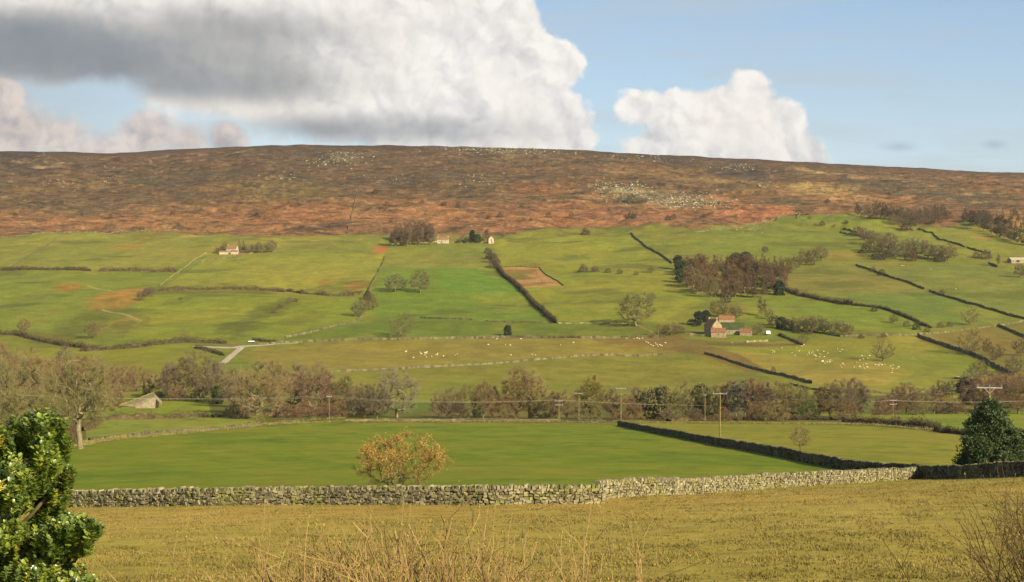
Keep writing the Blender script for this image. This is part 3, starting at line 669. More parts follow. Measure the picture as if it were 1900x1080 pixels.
def leafy_tree(seed, H, cw, shape='cone', nclump=160, per=55, leaf=.28, base=.04, clr=.7):
    """evergreen: clumps of small leaf faces on the outside of the crown"""
    rs = np.random.RandomState(seed); P = []; 
    cl = []
    while len(cl) < nclump:
        z = rs.rand(); th = rs.uniform(0, 6.283)
        if shape == 'cone': lim = (1 - z) ** .62 * (1 if z > .12 else .75 + z * 2)
        elif shape == 'pear': lim = (1 - z ** 2.2) ** .72 * (.86 + .14 * min(1, z / .15))
        elif shape == 'egg': lim = math.sqrt(max(0, 1 - (abs(z - .32) / .68) ** 2.2)) if z > .32 else (.72 + .28 * z / .32)
        else: lim = math.sqrt(max(0, 1 - (2 * z - 1) ** 2))
        lim *= .86 + .14 * math.sin(3 * th + 9 * z + seed) 
        r = lim * rs.uniform(.35, 1) ** .4
        cl.append((r * math.cos(th) * cw / 2, r * math.sin(th) * cw / 2, H * (base + z * (1 - base)), .55 + .6 * rs.rand()))
    cl = np.array(cl); n = nclump * per; c = np.repeat(cl, per, axis=0)
    u = rnd_unit(rs, n) * (rs.rand(n, 1) ** .45) * clr * c[:, 3:4]; u[:, 2] *= .75
    P = c[:, :3] + u
    D = u / clr * .5 + rnd_unit(rs, n) * .6 + np.array([0, 0, .45]); D /= np.linalg.norm(D, axis=1, keepdims=True)
    D *= leaf * rs.uniform(.6, 1.3, (n, 1)); Wd = perp(rs, D) * leaf * .34
    V, Fq = quads(P, D, Wd)
    crown = mesh_np('crown', V, Fq, LEAFY)
    mb = MB(); mb.tube([(0, 0, -.3), (0.02 * H, 0, H * .3), (0, 0, H * .8)], [.03 * H, .024 * H, .006 * H], 7)
    for k in range(14):
        z = H * (.08 + .06 * k); a = k * 2.4; L = cw * .36 * (1 - k / 18)
        mb.tube([(0, 0, z), (L * math.cos(a), L * math.sin(a), z + .12 * L)], [.012 * H, .004 * H], 5)
    me = bpy.data.meshes.new('trunk'); me.from_pydata(mb.v, [], mb.f); me.materials.append(BARK); me.update()
    return me, crown

PROTO = {
    'oak': [bare_tree(s, 10, 11, .22, natt=230, shape='dome') for s in (1, 2, 3)],
    'tall': [bare_tree(s, 10, 6.2, .22, natt=190, ntw=5000, shape='tall', rad=.24) for s in (11, 12, 13)],
    'slim': [bare_tree(s, 10, 3.4, .18, natt=110, ntw=2900, tlen=.65, shape='tall', rad=.16) for s in (21, 22)],
    'larch': [bare_tree(s, 10, 3.0, .30, natt=120, ntw=3800, tlen=.5, shape='cone', rad=.17) for s in (31, 32)],
    'bush': [bare_tree(s, 10, 14, .06, trunks=5, natt=200, ntw=6500, tlen=1.0, tw=.028, shape='bush', rad=.2) for s in (41, 42)],
    'sparse': [bare_tree(s, 10, 10.5, .2, natt=170, ntw=2600, tlen=.85, tw=.016, shape='dome', rad=.3) for s in (51, 52)],
    'conifer': [leafy_tree(61, 10, 5, 'cone', 120, 45, .5)],
    'ivy': [leafy_tree(71, 10, 9, 'ball', 130, 40, .55, clr=1.1), leafy_tree(72, 10, 11, 'egg', 130, 40, .55, clr=1.1)],
}
# crown tones as the photograph shows them
TN = {'purple': (134, 114, 88), 'maroon': (136, 104, 82), 'tan': (152, 132, 86), 'olive': (136, 128, 78), 'grey': (134, 126, 98), 'brown': (142, 116, 80),
      'yellow': (152, 140, 72), 'dark': (104, 94, 70), 'green': (84, 96, 52), 'deep': (62, 76, 46), 'rust': (156, 122, 88)}
BK = {'pale': (154, 142, 104), 'mid': (136, 124, 88), 'dark': (96, 86, 62), 'white': (206, 198, 170)}
RS = random.Random(7)
def tree(px, py, hpx, kind='oak', tint='olive', label='', wide=1.0, bark='mid', group=None, name='bare_tree', cat='tree', var=None, loc=None, dmin=22, rz=None, ms=None):
    p = loc or W(px, py, dmin); h = hpx * p.y / F; s = h / 10.0
    ms = ms or PROTO[kind]; me = ms[(RS.randrange(len(ms)) if var is None else var) % len(ms)]
    e = empty(name, p - Vector((0, 0, .03 * h)), RS.uniform(0, 6.28) if rz is None else rz, label=label, cat=cat, group=group)
    e.scale = (s * wide, s * wide, s)
    t = ob('trunk', me[0], e); c = ob('crown', me[1], e)
    k = (.70 if p.y < 640 else .56) if kind not in ('conifer', 'ivy') else .55
    j = RS.uniform(.9, 1.1); c.color = tuple(x * j for x in tone(*TN[tint], k=k)[:3]) + (1,)
    t.color = tone(*BK[bark], k=.6)
    return e

# ------------------------------------------------------------------ hedges and walls that follow the ground
def resample(pts, step):
    out = [pts[0]]; 
    for a, b in zip(pts[:-1], pts[1:]):
        L = (b - a).length; n = max(1, int(round(L / step)))
        for i in range(1, n + 1): out.append(a.lerp(b, i / n))
    return out
def ground_pts(pix, step, dmin=22):
    P = [W(x, y, dmin) for x, y in pix]; Q = resample([Vector((p.x, p.y, 0)) for p in P], step)
    xs = np.array([q.x for q in Q]); ys = np.array([q.y for q in Q]); zs = ground_z(xs, ys)
    return xs, ys, zs
def hmat(name, tint_a, tint_b, k=.6, sc=.4):
    return nmat(name, tone(*tint_a, k=k), tone(*tint_b, k=k), sc, detail=6)
HEDGE = {'brown': hmat('hedge_brown', (124, 106, 72), (88, 78, 52)), 'dark': hmat('hedge_dark', (104, 92, 64), (68, 62, 44)),
         'olive': hmat('hedge_olive', (128, 124, 66), (92, 92, 52)), 'maroon': hmat('hedge_maroon', (140, 104, 84), (104, 80, 62)), 'grass': hmat('rough_grass', (196, 176, 110), (144, 138, 72), .55, .9)}
def hedge(pix, h, wd, label, color='brown', dens=26, name='hedge', cat='hedge', rag=.35, tw=.05, blade=.7, group=None, dmin=22, gaps=None):
    xs, ys, zs = ground_pts(pix, max(1.0, h * .5), dmin); n = len(xs)
    rs = np.random.RandomState(abs(hash(tuple(map(tuple, pix)))) % 99991)
    hh = h * (1 + rag * fbm(np.arange(n) * .23, np.full(n, 3.1), rs.randint(999), 4, .7) * 2.3); hh = np.maximum(hh, h * .3)
    L = float(np.sum(np.hypot(np.diff(xs), np.diff(ys)))); N = int(L * dens)
    t = rs.rand(N) * (n - 1.001); i = t.astype(int); f = t - i
    x = xs[i] * (1 - f) + xs[i + 1] * f; y = ys[i] * (1 - f) + ys[i + 1] * f; H = hh[i] * (1 - f) + hh[i + 1] * f
    if gaps: 
        g = vnoise(x / gaps, y / gaps, 5) > .3; x, y, H = x[g], y[g], H[g]; N = len(x)
    dx = rs.normal(0, wd * .33, N); dy = rs.normal(0, wd * .33, N)
    u = rs.rand(N); z = ground_z(x + dx, y + dy) + H * u * .85 - .1
    P = np.stack([x + dx * (1 - .4 * u), y + dy * (1 - .4 * u), z], -1)
    D = rnd_unit(rs, N) * .8 + np.array([0, 0, .75]); D /= np.linalg.norm(D, axis=1, keepdims=True)
    D *= (blade * rs.uniform(.5, 1.2, N) * np.minimum(1, H / h + .2))[:, None]
    V, Fq = quads(P, D, perp(rs, D) * (tw * rs.uniform(.6, 1.5, N))[:, None])
    if h > 1.0:      # solid core added to darken the hedge and throw shadow, uneven like its top
        tx = np.gradient(xs); ty = np.gradient(ys); l = np.hypot(tx, ty) + 1e-6; nx, ny = -ty / l, tx / l; C = []
        for o, f in ((-.5, -.2), (-.42, .3), (-.15, .52), (.2, .5), (.42, .3), (.5, -.2)):
            j = rs.normal(0, .09 * wd, n); C.append(np.stack([xs + nx * (o * wd * .62 + j), ys + ny * (o * wd * .62 + j), zs + hh * f * (1 + rs.normal(0, .12, n))], -1))
        C = np.stack(C, 1).reshape(-1, 3); ii = np.arange(n - 1)[:, None] * 6; jj = np.arange(5)[None]
        if gaps is None:
            a = (ii + jj).ravel() + len(V); Fq = np.vstack([Fq, np.stack([a, a + 1, a + 7, a + 6], -1)]); V = np.vstack([V, C])
    me = mesh_np(name, V, Fq, HEDGE[color])
    return tag(ob(name, me), label, cat, group)

def stone_mat(name, c1, c2, c3, scale=1.2, k=.5):
    m, g, b = mat(name, None, .92, .12)
    tc = g.n('ShaderNodeTexCoord').outputs['Object']
    at_ = g.n('ShaderNodeAttribute', attribute_name='stone').outputs['Fac']
    n = g.noise(tc, scale, 8, .7)
    c = g.mix(g.ramp(n, .35, .65), tone(*c1, k=k), tone(*c2, k=k))
    c = g.mix(g.ramp(g.noise(tc, scale * .4, 5, .65), .5, .64), c, tone(*c3, k=k))
    c = g.v('SCALE', c, g.m('ADD', .55, g.m('MULTIPLY', at_, .95)))
    g.put(b.inputs['Base Color'], c)
    bp = g.n('ShaderNodeBump'); bp.inputs['Strength'].default_value = .6; bp.inputs['Distance'].default_value = .04
    g.put(bp.inputs['Height'], g.noise(tc, scale * 8, 6, .65)); g.nt.links.new(bp.outputs[0], b.inputs['Normal'])
    return m
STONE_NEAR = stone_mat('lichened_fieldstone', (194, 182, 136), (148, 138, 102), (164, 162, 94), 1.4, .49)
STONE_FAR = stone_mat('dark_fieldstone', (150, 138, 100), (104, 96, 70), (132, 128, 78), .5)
STONE_PALE = stone_mat('pale_fieldstone', (190, 176, 124), (146, 134, 92), (160, 154, 86), .5)

def stone_wall(path, h, thick, label, sx=.30, sz=.15, group=None, m=None, seed=1, name='dry_stone_wall', top_fac=1.0, hvar=.12):
    """every stone of both faces, the coping and a rubble core"""
    rs = np.random.RandomState(seed)
    P = resample([Vector((x, y, 0)) for x, y in path], .5)
    cum = [0]
    for a, b in zip(P[:-1], P[1:]): cum.append(cum[-1] + (b - a).length)
    cum = np.array(cum); L = cum[-1]; X = np.array([p.x for p in P]); Y = np.array([p.y for p in P])
    C = []; S = []; A = []
    def row(z0f, hgt, off, dep, lenm):
        s = rs.uniform(0, lenm)
        while s < L:
            ln = lenm * rs.uniform(.55, 1.5); c = s + ln / 2
            if c > L: break
            x = np.interp(c, cum, X); y = np.interp(c, cum, Y); x2 = np.interp(min(c + .4, L), cum, X); y2 = np.interp(min(c + .4, L), cum, Y)
            x1 = np.interp(max(c - .4, 0), cum, X); y1 = np.interp(max(c - .4, 0), cum, Y)
            a = math.atan2(y2 - y1, x2 - x1); nx, ny = -math.sin(a), math.cos(a)
            o = off + rs.normal(0, .045)
            C.append((x + nx * o, y + ny * o, z0f(c) + rs.normal(0, .03))); S.append((ln * .90, dep * rs.uniform(.8, 1.2), hgt * rs.uniform(.62, 1.12))); A.append(a + rs.normal(0, .08)); s += ln
    ns = max(2, int(L)); hs = h * (1 + hvar * fbm(np.arange(ns + 2) * .22, np.zeros(ns + 2), seed, 4, .7))
    ss = np.linspace(0, L, ns + 2); gz = ground_z(np.interp(ss, cum, X), np.interp(ss, cum, Y))
    nrow = int(h * .86 / sz)
    for r in range(nrow):
        f = (r + .5) / nrow
        zf = lambda c, f=f: float(np.interp(c, ss, gz) + f * .86 * np.interp(c, ss, hs))
        bat = thick / 2 * (1 - .35 * f)
        for sd in (-1, 1): row(zf, sz * 1.12, sd * bat, .26, sx)
    zf = lambda c: float(np.interp(c, ss, gz) + .93 * np.interp(c, ss, hs))
    row(zf, sz * 1.75, 0, thick * .75, sx * .55)
    # core
    nv = np.array(C); sz_ = np.array(S); an = np.array(A); n = len(nv)
    base = np.array([(-1, -1, -1), (1, -1, -1), (1, 1, -1), (-1, 1, -1), (-1, -1, 1), (1, -1, 1), (1, 1, 1), (-1, 1, 1)]) / 2.0
    v = base[None] * sz_[:, None, :]
    v = v * (1 + rs.uniform(-.22, .12, (n, 8, 3)))
    ca, sa = np.cos(an)[:, None], np.sin(an)[:, None]
    tl = rs.normal(0, .2, (n, 1)); v[:, :, 2] += v[:, :, 0] * tl
    x = v[:, :, 0] * ca - v[:, :, 1] * sa; y = v[:, :, 0] * sa + v[:, :, 1] * ca
    V = np.stack([x + nv[:, 0:1], y + nv[:, 1:2], v[:, :, 2] + nv[:, 2:3]], -1).reshape(-1, 3)
    fb = np.array([(0, 3, 2, 1), (4, 5, 6, 7), (0, 1, 5, 4), (1, 2, 6, 5), (2, 3, 7, 6), (3, 0, 4, 7)])
    Fc = (np.arange(n)[:, None, None] * 8 + fb[None]).reshape(-1, 4)
    # core strip
    k = len(ss); cx = np.interp(ss, cum, X); cy = np.interp(ss, cum, Y); tx = np.gradient(cx); ty = np.gradient(cy); tl = np.hypot(tx, ty); nx, ny = -ty / tl, tx / tl
    cv = []
    for sd, zf_ in ((-1, -.2), (-1, .84), (1, .84), (1, -.2)):
        w_ = thick * (.42 if zf_ < 0 else .28)
        cv.append(np.stack([cx + sd * nx * w_, cy + sd * ny * w_, gz + zf_ * hs], -1))
    cv = np.stack(cv, 1).reshape(-1, 3); o = len(V); cf = []
    for i in range(k - 1):
        for j in range(3): cf.append((o + i * 4 + j, o + (i + 1) * 4 + j, o + (i + 1) * 4 + j + 1, o + i * 4 + j + 1))
    me = mesh_np(name, np.vstack([V, cv]), np.vstack([Fc, np.array(cf)]), m or STONE_NEAR)
    at_ = me.attributes.new('stone', 'FLOAT', 'POINT')
    val = np.concatenate([np.repeat(rs.rand(n), 8), np.zeros(len(cv))]); at_.data.foreach_set('value', val.astype(np.float32))
    return tag(ob(name, me), label, 'wall', group)

def far_wall(pix, h, label, m=None, wd=.6, name='dry_stone_wall', group=None, gap=None, seed=3, dmin=22):
    """a long dry stone wall seen far off: uneven courses along the ground"""
    xs, ys, zs = ground_pts(pix, 1.3, dmin); n = len(xs); rs = np.random.RandomState(seed + n)
    tx = np.gradient(xs); ty = np.gradient(ys); l = np.hypot(tx, ty) + 1e-6; nx, ny = -ty / l, tx / l
    hh = h * (1 + .42 * fbm(np.arange(n) * .28, np.zeros(n), seed, 4, .8)) * (1 + .12 * rs.uniform(-1, 1, n))
    if gap: hh = np.where(vnoise(np.arange(n) * gap, np.zeros(n), seed + 4) < .22, h * .3, hh)
    V = []
    for o, f in ((-.5, -.25), (-.46, .5), (-.3, 1), (.3, 1), (.46, .5), (.5, -.25)):
        j = rs.normal(0, .05, n)
        V.append(np.stack([xs + nx * (o * wd + j), ys + ny * (o * wd + j), zs + hh * f + rs.normal(0, .04, n)], -1))
    V = np.stack(V, 1).reshape(-1, 3); i = np.arange(n - 1)[:, None] * 6; j = np.arange(5)[None]
    a = (i + j).ravel(); Fc = np.stack([a, a + 1, a + 7, a + 6], -1)
    me = mesh_np(name, V, Fc, m or STONE_FAR)
    at_ = me.attributes.new('stone', 'FLOAT', 'POINT'); at_.data.foreach_set('value', np.repeat(rs.rand(n), 6).astype(np.float32))
    return tag(ob(name, me), label, 'wall', group)
# ------------------------------------------------------------------ near walls
WALL_A = [((px - 950) / F * d, d) for px, d in ((-260, 122), (0, 109), (130, 105.5), (400, 98), (600, 95.5), (900, 90), (1060, 90.5), (1122, 91))]
WALL_B = [((px - 950) / F * d, d) for px, d in ((1106, 94), (1200, 100), (1300, 110), (1400, 119), (1500, 129), (1600, 139), (1697, 148.5))]
WALL_C = [(29, 382), (31.4, 340), (34.5, 295), (37.3, 250), (39.2, 222), (40.4, 192), (41.8, 168), (43.3, 149), (44.1, 138), (45.3, 124), (46.6, 108)]
stone_wall(WALL_A, 1.22, .62, 'sunlit lichen-spotted dry stone wall across the foreground, the nearer longer length left of the step', sx=.27, sz=.155, seed=4)
stone_wall(WALL_B, 1.25, .62, 'sunlit dry stone wall running up right from the step to the shaded corner', sx=.27, sz=.155, seed=5)
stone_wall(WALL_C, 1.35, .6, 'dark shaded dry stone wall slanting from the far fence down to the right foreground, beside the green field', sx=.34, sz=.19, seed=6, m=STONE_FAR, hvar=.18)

# ------------------------------------------------------------------ hedges and walls of the farther fields
far_wall([(-60, 436), (60, 436), (200, 434), (262, 429), (330, 427)], 1.3, 'pale boundary wall between the rust moor edge and the green fields at far left', STONE_FAR)
far_wall([(644, 433), (651, 408), (658, 378), (667, 347)], 1.8, 'thin stone wall climbing the rust moorland alone, above the green fields', STONE_FAR)
far_wall([(683, 541), (700, 511), (709, 492), (715, 476)], 1.7, 'broken stone wall climbing between two fields right of the rusty patch', STONE_FAR, gap=.12)
far_wall([(722, 454), (760, 452), (820, 450), (870, 450), (902, 451)], 1.1, 'low pale wall under the plantation and the white cottage on the hill', STONE_PALE)
far_wall([(530, 627), (566, 620), (600, 612), (632, 604), (655, 597), (672, 589)], 1.5, 'curving field wall running from the lane up to the clump of round trees', STONE_FAR)
far_wall([(1170, 434), (1180, 444), (1200, 460), (1222, 471), (1246, 489)], 2.0, 'dark stone wall slanting down the upper pasture to the brown plantation', STONE_FAR)
far_wall([(1588, 493), (1620, 503), (1652, 515), (1714, 537)], 1.9, 'dark stone wall slanting through the right hillside, upper length with two bushes on it', STONE_FAR)
far_wall([(1724, 541), (1780, 558), (1832, 574), (1890, 590), (1960, 604)], 1.9, 'dark stone wall slanting through the right hillside, lower length below the gateway', STONE_FAR)
far_wall([(1705, 424), (1730, 433), (1745, 446), (1770, 452), (1790, 459)], 1.9, 'upper dark stone wall crossing the smooth pasture at far right', STONE_FAR)
far_wall([(1794, 460), (1812, 466), (1836, 471)], 1.9, 'short dark wall length continuing beyond a gap at far right', STONE_FAR)
far_wall([(1565, 424), (1578, 429), (1590, 432)], 2.2, 'tiny dark length of wall above the right hand thicket', STONE_FAR)
far_wall([(1834, 490), (1842, 492), (1850, 496)], 2.2, 'tiny dark wall stub beside the thorn trees near the pale farm shed', STONE_FAR)
far_wall([(1703, 624), (1730, 635), (1760, 645), (1800, 657), (1832, 671), (1880, 697)], 2.2, 'thick dark wall descending right of the sheep pasture toward the river trees', STONE_FAR, wd=1.2)
far_wall([(1853, 605), (1878, 616), (1930, 636)], 2.0, 'dark wall cutting the brown field at the right edge', STONE_FAR)
far_wall([(606, 692), (680, 688), (760, 684), (860, 679), (940, 674), (1000, 668), (1062, 663), (1140, 660), (1230, 659)], 1.25, 'long low wall below the middle sheep pasture', STONE_FAR)
far_wall([(1308, 657), (1350, 669), (1385, 681), (1420, 690), (1462, 700), (1505, 712)], 1.5, 'dark gappy wall slanting down from the farm track to the river trees', STONE_FAR, wd=1.0)
far_wall([(1280, 623), (1300, 624), (1320, 624)], 1.5, 'short pale sunlit wall in front of the stone farmhouse, on its left', STONE_PALE)
far_wall([(1384, 636), (1402, 634), (1425, 634)], 1.2, 'short bright wall below the orange roofed outbuilding', STONE_PALE)
far_wall([(476, 641), (520, 638), (580, 634), (650, 632), (760, 630), (860, 628), (930, 627)], 1.5, 'lane-side wall stretching under the lone oak, left half of the valley road', STONE_FAR)
far_wall([(930, 627), (1000, 627), (1080, 628), (1150, 627), (1235, 627)], 1.6, 'lane-side wall above the white sheep by the farm track', STONE_FAR, wd=1.0)
far_wall([(372, 487), (400, 482), (425, 479), (445, 474), (480, 468), (515, 467)], 1.3, 'thin wall below the whitewashed farm at upper left', STONE_FAR)
far_wall([(297, 531), (320, 512), (352, 489), (372, 476), (382, 470)], 1.0, 'pale crumbling wall climbing diagonally to the whitewashed farm', STONE_PALE)
far_wall([(20, 497), (45, 480), (70, 465), (106, 440)], .9, 'faint low wall climbing the far left pasture', STONE_FAR)
far_wall([(930, 495), (968, 495), (1001, 497), (1046, 530)], .9, 'low fence bank round the bare tan square of ground', STONE_FAR)
far_wall([(1480, 612), (1560, 625), (1680, 623), (1760, 617), (1900, 596)], 1.1, 'pale low wall along the lane at right, over the brown field', STONE_FAR)
far_wall([(1290, 431), (1340, 427), (1380, 420), (1440, 405), (1475, 399), (1500, 398)], 1.4, 'low pale wall where the right hand moor meets the pasture', STONE_FAR)
far_wall([(1480, 391), (1484, 397), (1479, 405)], 1.4, 'short pale kink of wall by the moor corner', STONE_PALE)
far_wall([(780, 590), (830, 592), (875, 594)], 1.2, 'short thin wall behind the lone bare oak', STONE_FAR)
far_wall([(900, 596), (960, 598), (1025, 600)], .8, 'thin low wall right of the lone oak, meeting the thick hedge', STONE_FAR)
far_wall([(1036, 600), (1100, 601), (1170, 601)], .7, 'faint wall leading to the big round tree in the pasture', STONE_PALE)
far_wall([(1465, 713), (1500, 722), (1560, 728), (1650, 731), (1760, 726)], 1.0, 'low wall along the foot of the right sheep pasture behind the river trees', STONE_FAR)

hedge([(2, 502), (60, 501), (110, 501), (168, 503)], 3.2, 3, 'dark unbroken hedge between two fields at far left', 'dark', dens=30, blade=1.4, tw=.12)
hedge([(185, 504), (230, 503), (280, 504), (328, 505)], 4.5, 3.5, 'ragged tall hedge of small thorns right of the dark unbroken one', 'brown', dens=30, blade=1.5, tw=.12, rag=.5)
hedge([(268, 543), (330, 538), (420, 537), (500, 540), (528, 542)], 3.6, 3, 'brown hedge under the large mown field, left length', 'brown', dens=30, blade=1.3, tw=.11)
hedge([(532, 540), (560, 545), (610, 549), (660, 548), (672, 546)], 3.2, 3, 'brown hedge under the large mown field, right length by the rusty patch', 'brown', dens=30, blade=1.3, tw=.11, rag=.5)
hedge([(-40, 618), (30, 622), (70, 632), (125, 643), (178, 650)], 3.4, 4, 'broad brown hedge along the valley lane at far left', 'brown', dens=30, blade=1.2, tw=.09)
hedge([(150, 652), (200, 649), (260, 644), (320, 637), (345, 635), (400, 637), (420, 638)], 3.2, 3.5, 'dark hedge bending along the lane to the road junction', 'dark', dens=30, blade=1.1, tw=.09)
hedge([(362, 646), (380, 650), (400, 656), (414, 660)], 2.4, 3, 'short dark hedge in the crook of the road junction', 'dark', dens=30, blade=1, tw=.08)
hedge([(468, 632), (490, 634), (512, 636)], 2.4, 3, 'short dark hedge beside the parked white car', 'dark', dens=30, blade=1, tw=.08)
hedge([(910, 478), (920, 493), (945, 520), (985, 558), (1010, 582), (1031, 600)], 4.2, 3.2, 'thick dark hedge slanting between the bright field and the tan square', 'dark', dens=30, blade=1.2, tw=.11, rag=.25)
hedge([(1456, 538), (1480, 547), (1500, 552), (1540, 560), (1580, 566)], 4.0, 5, 'bushy brown hedge leading right from the brown plantation', 'brown', dens=30, blade=1.2, tw=.1, rag=.5)
hedge([(1580, 567), (1620, 570), (1640, 574), (1668, 584), (1700, 597), (1727, 609)], 2.6, 2.2, 'thin dark hedge continuing down to the lane at right', 'dark', dens=30, blade=1, tw=.09)
hedge([(1560, 432), (1600, 440), (1630, 446)], 3, 4, 'low scrub along the top of the right hand thicket', 'dark', dens=8, blade=1.2, tw=.1)
hedge([(1445, 622), (1460, 628), (1478, 636), (1488, 640)], 1.8, 2, 'dark hedge stub running to the small leaning tree', 'dark', dens=30, blade=.9, tw=.08)
hedge([(155, 800), (190, 780), (260, 778), (340, 776), (385, 774)], 2.3, 2, 'reddish brown hedge below the old stone barn', 'brown', dens=60, blade=.6, tw=.04)
hedge([(395, 775), (440, 773), (500, 772), (560, 770), (600, 770)], 2.3, 2, 'dark brown hedge right of the barn meadow gap', 'brown', dens=60, blade=.6, tw=.04)
hedge([(455, 790), (500, 787), (550, 783), (600, 778), (640, 776)], 1.4, 1.2, 'clipped olive hedge on top of the grassy field edge', 'olive', dens=55, blade=.4, tw=.03, rag=.5)
hedge([(1240, 782), (1300, 780), (1380, 779), (1450, 779), (1560, 780)], 1.8, 3.0, 'long brown hedge below the river trees at right, left length', 'brown', dens=60, blade=.7, tw=.04)
hedge([(1565, 783), (1600, 785), (1660, 788), (1700, 792), (1740, 799)], 2.4, 2.5, 'tall brown hedge below the bright strip of meadow', 'brown', dens=80, blade=.7, tw=.035)
hedge([(1735, 800), (1760, 804), (1800, 808), (1900, 810)], 1.6, 1.6, 'dark hedge end leading behind the big evergreen', 'dark', dens=60, blade=.6, tw=.04)
hedge([(140, 830), (170, 822), (230, 814), (300, 808), (380, 800), (430, 796), (480, 790)], .62, 1.6, 'strip of bleached rough grass under the left field wall', 'grass', dens=120, blade=.4, tw=.035, name='rough_grass', cat='grass')['kind'] = 'stuff'
hedge([(480, 790), (560, 786), (620, 784), (800, 784), (1000, 784), (1160, 785)], .62, 1.2, 'strip of bleached rough grass along the far side of the green field', 'grass', dens=120, blade=.4, tw=.04, name='rough_grass', cat='grass')['kind'] = 'stuff'
hedge([(1165, 785), (1280, 786), (1420, 787), (1560, 789), (1640, 792), (1740, 800)], .62, 1.4, 'strip of rough grass under the right hand hedge', 'grass', dens=80, blade=.4, tw=.035, name='rough_grass', cat='grass')['kind'] = 'stuff'
far_wall([(165, 822), (230, 813), (300, 806), (380, 799), (480, 789)], .85, 'low lichened wall along the left end of the green field', STONE_FAR, wd=.6)
far_wall([(640, 782), (760, 781), (900, 780), (1040, 781), (1150, 783)], .6, 'low stone wall along the far side of the green field behind the post fence', STONE_FAR, wd=.6)

# ------------------------------------------------------------------ lane
def smooth_poly(pts, n=6):
    out = []
    for i in range(len(pts) - 1):
        p0, p1, p2, p3 = pts[max(i - 1, 0)], pts[i], pts[i + 1], pts[min(i + 2, len(pts) - 1)]
        for k in range(n):
            t = k / n
            out.append(tuple(.5 * (2 * p1[a] + (p2[a] - p0[a]) * t + (2 * p0[a] - 5 * p1[a] + 4 * p2[a] - p3[a]) * t * t + (-p0[a] + 3 * p1[a] - 3 * p2[a] + p3[a]) * t ** 3) for a in (0, 1)))
    return out + [pts[-1]]
ROAD = nmat('worn_tarmac', tone(216, 198, 164, k=.55), tone(190, 172, 142, k=.55), .25, detail=8)
def lane(pix, wd, name, label, z=.25):
    P = [W(x, y) for x, y in pix]; Q = smooth_poly([(p.x, p.y) for p in P], 10)
    Q = resample([Vector((a, b, 0)) for a, b in Q], 4); n = len(Q)
    V = []
    for i, q in enumerate(Q):
        t = (Q[min(i + 1, n - 1)] - Q[max(i - 1, 0)]).normalized(); nn = Vector((-t.y, t.x, 0))
        for o in (-1, -.35, .35, 1):
            p = q + nn * (o * wd / 2 + .15 * mnoise.noise(Vector((q.x * .2, q.y * .2, o)))); V.append((p.x, p.y, float(ground_z(p.x, p.y)) + z + (.05 if abs(o) < 1 else -.12)))
    Fc = [(i * 4 + j, i * 4 + j + 1, (i + 1) * 4 + j + 1, (i + 1) * 4 + j) for i in range(n - 1) for j in range(3)]
    return tag(ob(name, mesh_np(name, V, Fc, ROAD, smooth=True)), label, kind='structure')
lane([(360, 643), (384, 644), (410, 645), (436, 645), (462, 642), (500, 639), (530, 637), (552, 636)], 7, 'road', 'pale tarmac lane running across the valley side')
lane([(448, 645), (440, 652), (430, 660), (421, 668), (412, 675)], 4, 'road', 'pale side road dropping from the junction into the trees', z=.31)

# ------------------------------------------------------------------ trees of the valley belt
def cluster(desc, rows, group=None, **kw):
    for i, r in enumerate(sorted(rows, key=lambda r: r[0])):
        px, py, h, kind, tint = r[:5]; k = dict(kw); k.update(r[5] if len(r) > 5 else {})
        look = {'purple': 'purplish', 'maroon': 'reddish', 'tan': 'tan', 'olive': 'olive', 'grey': 'grey', 'brown': 'brown', 'yellow': 'yellowish', 'dark': 'dark', 'green': 'green', 'deep': 'dark green', 'rust': 'rusty'}[tint]
        noun = {'conifer': 'conifer', 'ivy': 'evergreen', 'bush': 'bare bush', 'slim': 'slender bare tree', 'larch': 'bare larch', 'tall': 'tall bare tree'}.get(kind, 'bare tree')
        nm = {'conifer': 'conifer_tree', 'ivy': 'evergreen_tree', 'bush': 'bare_bush'}.get(kind, 'bare_tree')
        lab = '%s %s, %s from left %s' % (look, noun, ordn(i) if i else 'first', desc)
        tree(px, py, h, kind, tint, lab, group=group, name=nm, cat='bush' if kind == 'bush' else 'tree', **k)
big = 'bare trees of the left woodland'
L = []
for px, py, h, kd, tn in ((-20, 775, 120, 'oak', 'olive'), (28, 762, 112, 'oak', 'olive'), (62, 752, 92, 'tall', 'brown'), (5, 735, 95, 'oak', 'brown'), (95, 745, 84, 'oak', 'brown'), (45, 722, 84, 'sparse', 'tan'), (128, 748, 80, 'oak', 'brown'),
                          (150, 720, 62, 'oak', 'maroon'), (185, 742, 78, 'oak', 'maroon'), (172, 762, 60, 'bush', 'olive'), (225, 738, 60, 'oak', 'maroon'), (120, 712, 70, 'tall', 'grey'), (255, 726, 50, 'oak', 'brown'), (205, 755, 44, 'bush', 'brown'), (20, 790, 70, 'bush', 'olive'), (75, 782, 60, 'bush', 'olive'), (118, 776, 54, 'bush', 'olive'), (-10, 700, 70, 'oak', 'brown')):
    L.append((px, py, h, kd, tn))
cluster('in the wood left of the stone barn', L, big)
mid = 'bare trees of the middle river wood'
